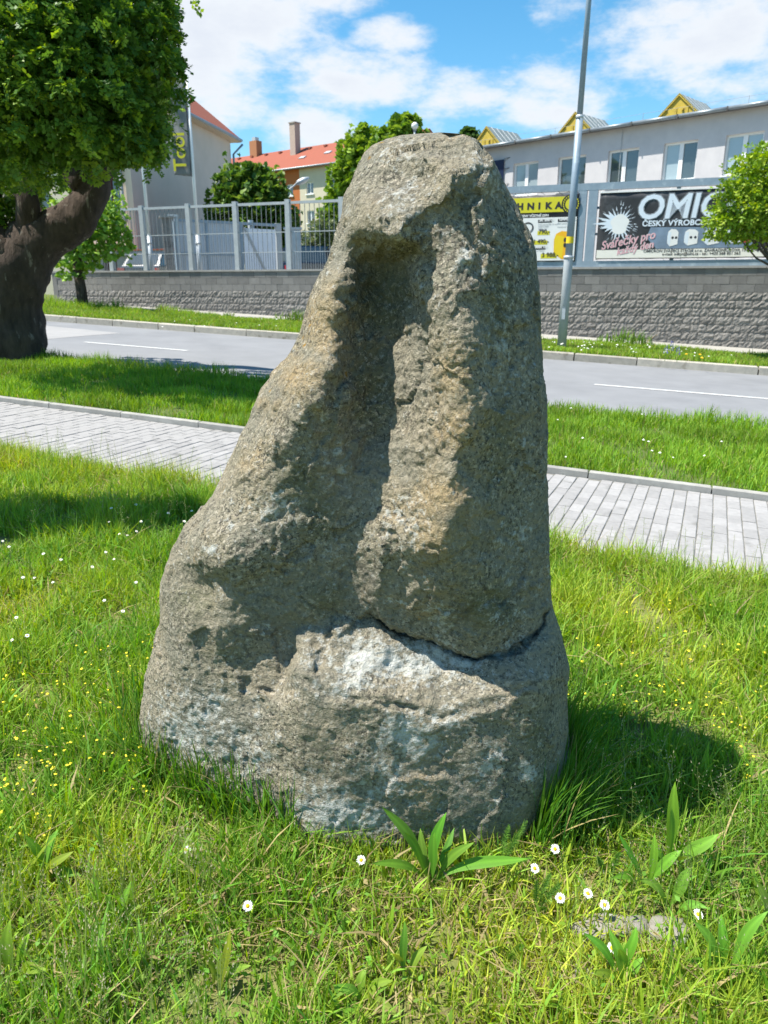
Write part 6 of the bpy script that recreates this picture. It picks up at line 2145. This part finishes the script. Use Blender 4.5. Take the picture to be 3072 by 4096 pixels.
def big_tree():
    Y = 12.5
    A = lambda x, y, dY=0.0: at_y(x, y, Y + dY)
    k = 768 / 1659 * 12.35 / F                       # metres per picture unit here
    tr = [(20, 860), (20, 800), (19, 740), (14, 680), (18, 625), (36, 575), (72, 530), (118, 500), (164, 476), (196, 435), (206, 390), (190, 335)]
    rd = [96, 84, 74, 67, 67, 64, 56, 44, 38, 34, 33, 28]
    # densify and roughen the trunk with a knobbly noise
    mb = MB(); pts = [A(*p) for p in tr]
    pp = []; rr = []
    for i in range(len(pts) - 1):
        for q in range(5):
            f = q / 5; pp.append(pts[i] + (pts[i + 1] - pts[i]) * f); rr.append((rd[i] + (rd[i + 1] - rd[i]) * f) * k)
    pp.append(pts[-1]); rr.append(rd[-1] * k)
    # round off the polyline
    a = np.array(pp)
    for _ in range(6): a[1:-1] = (a[:-2] + 2 * a[1:-1] + a[2:]) / 4
    b = gnd(22, 790)
    root = thing('old_tree', (a[0][0], a[0][1], gz(s_of(a[0][0], a[0][1]))), 'big old tree with a thick crooked trunk and dense dark leaves left of the boulder', 'tree')
    mb.tube(list(a), rr, 28)
    v = np.array(mb.v)
    cen = np.repeat(a, 28, 0)
    rad = unit(v - cen)
    nz = fbm(v * 1.9, 3) * .10 + fbm(v * 5.0, 3) * .035 - np.abs(fbm(v * np.array([9, 9, 1.6]), 2)) * .03
    v = v + rad * (nz * np.repeat(np.array(rr), 28) * 1.6)[:, None]
    mesh_obj('trunk', v, mb.f, 'bark', root, True)
    br = [([(30, 600), (-10, 540), (-35, 470), (-30, 390), (0, 320), (20, 230)], [54, 46, 36, 28, 22, 12]),
          ([(70, 540), (60, 480), (62, 430), (35, 390), (10, 350)], [30, 24, 22, 17, 10]),
          ([(196, 400), (150, 345), (118, 300), (100, 240), (85, 160), (70, 60)], [38, 32, 26, 20, 15, 8]),
          ([(118, 300), (96, 215), (60, 150)], [16, 11, 6]),
          ([(196, 380), (250, 330), (300, 290), (330, 240)], [34, 24, 15, 8]),
          ([(198, 350), (210, 260), (240, 160), (270, 60)], [30, 20, 13, 7])]
    for pts, rad in br:
        a2 = np.array([A(x, y, random.uniform(-.25, .25) if i else 0) for i, (x, y) in enumerate(pts)])
        f = np.linspace(0, 1, 22); g = np.linspace(0, 1, len(pts))
        c2 = np.stack([np.interp(f, g, a2[:, j]) for j in range(3)], 1)
        for _ in range(4): c2[1:-1] = (c2[:-2] + 2 * c2[1:-1] + c2[2:]) / 4
        MB().tube(list(c2), [x * k for x in np.interp(f, g, rad)], 12).build('branch', 'bark', root, True)
    def lobe(x, y, dY, rx, rz, ry, w): return (A(x, y, dY - 2.2), (rx * k * .73, ry * .9, rz * k * .73), w)
    lobes = [lobe(235, 245, -.2, 100, 84, 1.2, 1.3), lobe(262, 190, .1, 84, 84, 1.2, 1.0), lobe(180, 215, -.6, 105, 110, 1.2, 1.3), lobe(190, 80, -.3, 130, 105, 1.4, 1.4), lobe(60, 130, -.5, 130, 130, 1.4, 1.5),
             lobe(10, 255, -.3, 110, 100, 1.3, 1.1), lobe(110, 300, -.3, 78, 46, .8, .5), lobe(290, 75, .5, 52, 80, 1.0, .30), lobe(-120, 240, .0, 150, 150, 1.6, 1.3), lobe(100, -90, .3, 220, 130, 1.8, 2.2),
             lobe(15, 345, .4, 42, 34, .4, .15), lobe(15, 400, 2.4, 70, 60, .6, .3), lobe(100, 370, 2.6, 60, 40, .6, .2), lobe(5, 470, 2.3, 40, 40, .4, .1), lobe(245, 303, -.1, 80, 34, .6, .4), lobe(300, 275, .0, 42, 52, .6, .3)] + [lobe(x, y, random.uniform(-.3, .5), rr_, rr_ * 1.1, .3, w_) for x, y, rr_, w_ in ((375, 150, 26, .07), (340, 60, 30, .09), (350, 10, 36, .11), (335, 312, 26, .06), (355, 110, 30, .09))]
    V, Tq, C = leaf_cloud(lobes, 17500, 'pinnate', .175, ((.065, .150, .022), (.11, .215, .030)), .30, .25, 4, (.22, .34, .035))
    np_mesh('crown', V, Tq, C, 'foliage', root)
big_tree()

def wall_tree():
    Y = 24.2
    A = lambda x, y, dY=0.0: at_y(x, y, Y + dY)
    b = A(180, 668)
    k = 768 / 1659 * 23.3 / F
    tr = [A(180, 668), A(176, 630), A(168, 580), A(166, 540), A(175, 490), A(185, 440)]
    lobe = lambda x, y, rx, rz, ry, w: (A(x, y), (rx * k, ry, rz * k), w)
    tree('young_tree', b, 'young street tree with a slim dark trunk in front of the block wall',
         [lobe(200, 500, 62, 52, .8, 1.2), lobe(165, 545, 40, 42, .6, .7), lobe(245, 520, 36, 34, .6, .5), lobe(215, 450, 45, 40, .7, .6), lobe(170, 470, 50, 50, .8, .6), lobe(150, 570, 25, 24, .4, .2)], 1500,
         (tr, [9 * k * 1.35, 8.6 * k * 1.3, 8 * k * 1.2, 7 * k, 5 * k, 3 * k]), [([A(167, 545), A(200, 510), A(240, 500)], [.06, .04, .02]), ([A(168, 530), A(150, 490), A(140, 450)], [.05, .035, .02])],
         'broad', .15, ((.13, .26, .028), (.19, .34, .045)), 'bark', 8, light=(.26, .40, .06))
wall_tree()

def yard_trees():
    def mk(Y, base, lobes, n, label, cols, seed, kind='broad', size=.26, light=(.14, .23, .03), zb=1.5, trunk_r=.14):
        k = 768 / 1659 * Y / F
        c = at_y(*base, Y)
        b = np.array([c[0], c[1], zb])
        top = at_y(lobes[0][0], lobes[0][1], Y)
        br = []
        for l in lobes[:5]:
            e = at_y(l[0], l[1], Y)
            m_ = b * .5 + top * .5
            br.append(([m_, m_ * .4 + e * .6 + [0, 0, .1], e], [trunk_r * .6, trunk_r * .35, trunk_r * .12]))
        tree('yard_tree', b, label, [(at_y(x, y, Y + dy), (rx * k, ry, rz * k), w) for x, y, dy, rx, rz, ry, w in lobes], n, ([b, b * .5 + top * .5, top], [trunk_r, trunk_r * .75, trunk_r * .3]), br, kind, size, cols, 'bark_young', seed, light=light)
    mk(40.0, (555, 590), [(550, 445, 0, 58, 62, 1.6, 1.5), (525, 420, 0, 42, 52, 1.3, .8), (576, 425, 0, 32, 46, 1.2, .7), (540, 385, 0, 24, 24, 1.0, .25), (500, 470, 0, 45, 40, 1.2, .7), (594, 475, 0, 40, 46, 1.2, .7), (555, 510, 0, 75, 45, 1.6, 1.0), (598, 530, 0, 52, 36, 1.4, .6), (488, 410, 0, 20, 36, .8, .2)], 7000,
       'bushy dark green tree in the yard between the beige house and the orange block', ((.045, .115, .018), (.085, .17, .025)), 12, size=.27, light=(.15, .24, .04))
    mk(36.0, (790, 590), [(780, 360, 0, 42, 55, 1.2, 1.2), (755, 400, 0, 34, 50, 1.0, .8), (790, 310, 0, 24, 28, .8, .35), (735, 470, 0, 35, 45, 1.0, .7), (765, 500, 0, 50, 50, 1.2, .9), (720, 500, 0, 22, 30, .7, .3), (840, 420, 0, 50, 60, 1.2, .6)], 5600,
       'bright green young tree beside the left shoulder of the boulder', ((.11, .21, .022), (.17, .29, .035)), 13, size=.25, light=(.24, .36, .05))
    mk(33.0, (870, 560), [(872, 290, 0, 30, 22, .9, 1.0), (850, 305, 0, 28, 22, .8, .7), (880, 270, 0, 17, 14, .6, .35), (835, 330, 0, 26, 26, .8, .5), (900, 340, 0, 40, 40, 1., .8)], 2600,
       'bright green tree top showing over the boulder beside the globe lamp', ((.10, .20, .022), (.16, .28, .035)), 14, size=.22, light=(.22, .34, .05))
    mk(60.0, (1012, 560), [(1011, 291, 0, 11, 8, .8, 1.0), (1012, 310, 0, 22, 20, 1.2, 1.0)], 1400, 'dark tree tip just right of the boulder top', ((.04, .10, .02), (.06, .13, .025)), 15, size=.26, light=(.08, .15, .03))
    mk(34.0, (700, 590), [(692, 520, 0, 28, 38, .8, 1.0), (672, 545, 0, 22, 24, .7, .6), (705, 490, 0, 18, 22, .6, .4)], 1500, 'olive grey shrub behind the parked navy car', ((.07, .11, .04), (.11, .15, .06)), 16, 'small', .2, light=(.15, .18, .07), trunk_r=.05)
yard_trees()

def globe_tree():
    Y = 17.0
    A = lambda x, y, dY=0.0: at_y(x, y, Y + dY)
    k = 768 / 1659 * 16.4 / F
    b = gnd(1695, 770, VERGE)
    b = np.array([A(1700, 700)[0], Y, 0]); b[2] = gz(s_of(b[0], b[1])) + VERGE
    fork = np.array([A(1685, 585)[0], Y, A(1685, 585)[2]])
    br = []
    r = random.Random(5)
    for q in range(15):
        e = A(r.uniform(1580, 1780), r.uniform(440, 520), r.uniform(-.5, .5))
        m_ = fork * .55 + e * .45 + np.array([r.uniform(-.1, .1), 0, -.12])
        br.append(([fork, m_, e], [.032, .019, .008]))
    lobe = lambda x, y, dy, rx, rz, ry, w: (A(x, y, dy), (rx * k, ry, rz * k), w)
    tree('globe_tree', b, 'clipped globe-headed tree with bright green leaves in front of the big banner', 
         [lobe(1650, 410, 0, 78, 70, .75, 1.4), lobe(1605, 455, 0, 55, 48, .6, .7), lobe(1640, 370, .0, 48, 40, .55, .45), lobe(1575, 488, .0, 40, 26, .45, .35), lobe(1720, 430, 0, 80, 85, .8, 1.2), lobe(1680, 350, 0, 50, 40, .6, .5), lobe(1560, 470, -.1, 26, 20, .3, .15), lobe(1625, 495, 0, 40, 25, .4, .3)], 5200,
         ([b, b * .5 + fork * .5 + [.03, 0, 0], fork], [.085, .07, .06]), br, 'small', .13, ((.14, .25, .016), (.21, .34, .026)), 'bark_young', 20, light=(.32, .42, .04), hollow=.45)
globe_tree()

def offstage_tree():
    """a slender young tree on the lawn to the left; the picture shows only its shade"""
    g = gnd(170, 1130)
    sh = np.array([sun_dir.x, sun_dir.y, sun_dir.z])
    top = g + sh * (3.7 / sh[2])
    b = np.array([top[0], top[1], gz(s_of(top[0], top[1]))])
    tree('slim_tree', b, 'slender young columnar tree on the lawn left of the picture', [((b[0], b[1], 3.7), (.30, .30, 1.05), 1.0), ((b[0], b[1], 4.5), (.22, .22, .7), .5)], 3000, ([b, b + [0, 0, 2.0], b + [0, 0, 4.6]], [.06, .05, .02]), [([b + [0, 0, 2.2], b + [.2, .1, 3.0]], [.025, .01]), ([b + [0, 0, 2.5], b + [-.2, .05, 3.4]], [.025, .01])], 'small', .12, ((.09, .18, .02), (.13, .24, .03)), 'bark_young', 31)
offstage_tree()

# blue sage spikes in the far verge
def sage():
    for i, (qx, qy, h) in enumerate(((1448, 770, .38), (1462, 775, .30), (1436, 772, .30))):
        b = gnd(qx, qy + 8, VERGE)
        root = thing('sage_plant', b, ['tall blue sage spike in the far verge, right of two smaller ones', 'short blue sage spike between the others in the far verge', 'blue sage spike in the far verge, leftmost of three'][i], 'flower', 'blue sage spikes')
        MB().tube([b, b + [0, 0, h * .6]], .006, 5).build('stem', 'stem', root)
        V, Tq, C = [], [], []
        r = random.Random(i)
        for k in range(60):
            f = r.random(); a = r.uniform(0, 6.28); R = .035 * (1 - f * .7)
            p = b + np.array([math.cos(a) * R, math.sin(a) * R, h * (.5 + .5 * f)])
            j = len(V); V += [p, p + np.array([r.uniform(-.02, .02), r.uniform(-.02, .02), .02]), p + np.array([.015 * math.cos(a), .015 * math.sin(a), -.005])]; Tq.append((j, j + 1, j + 2)); C += [np.array((.16, .16, .42)) * r.uniform(.7, 1.3)] * 3
        np_mesh('flower_spike', np.array(V), np.array(Tq), np.array(C), 'petal_col', root)
sage()
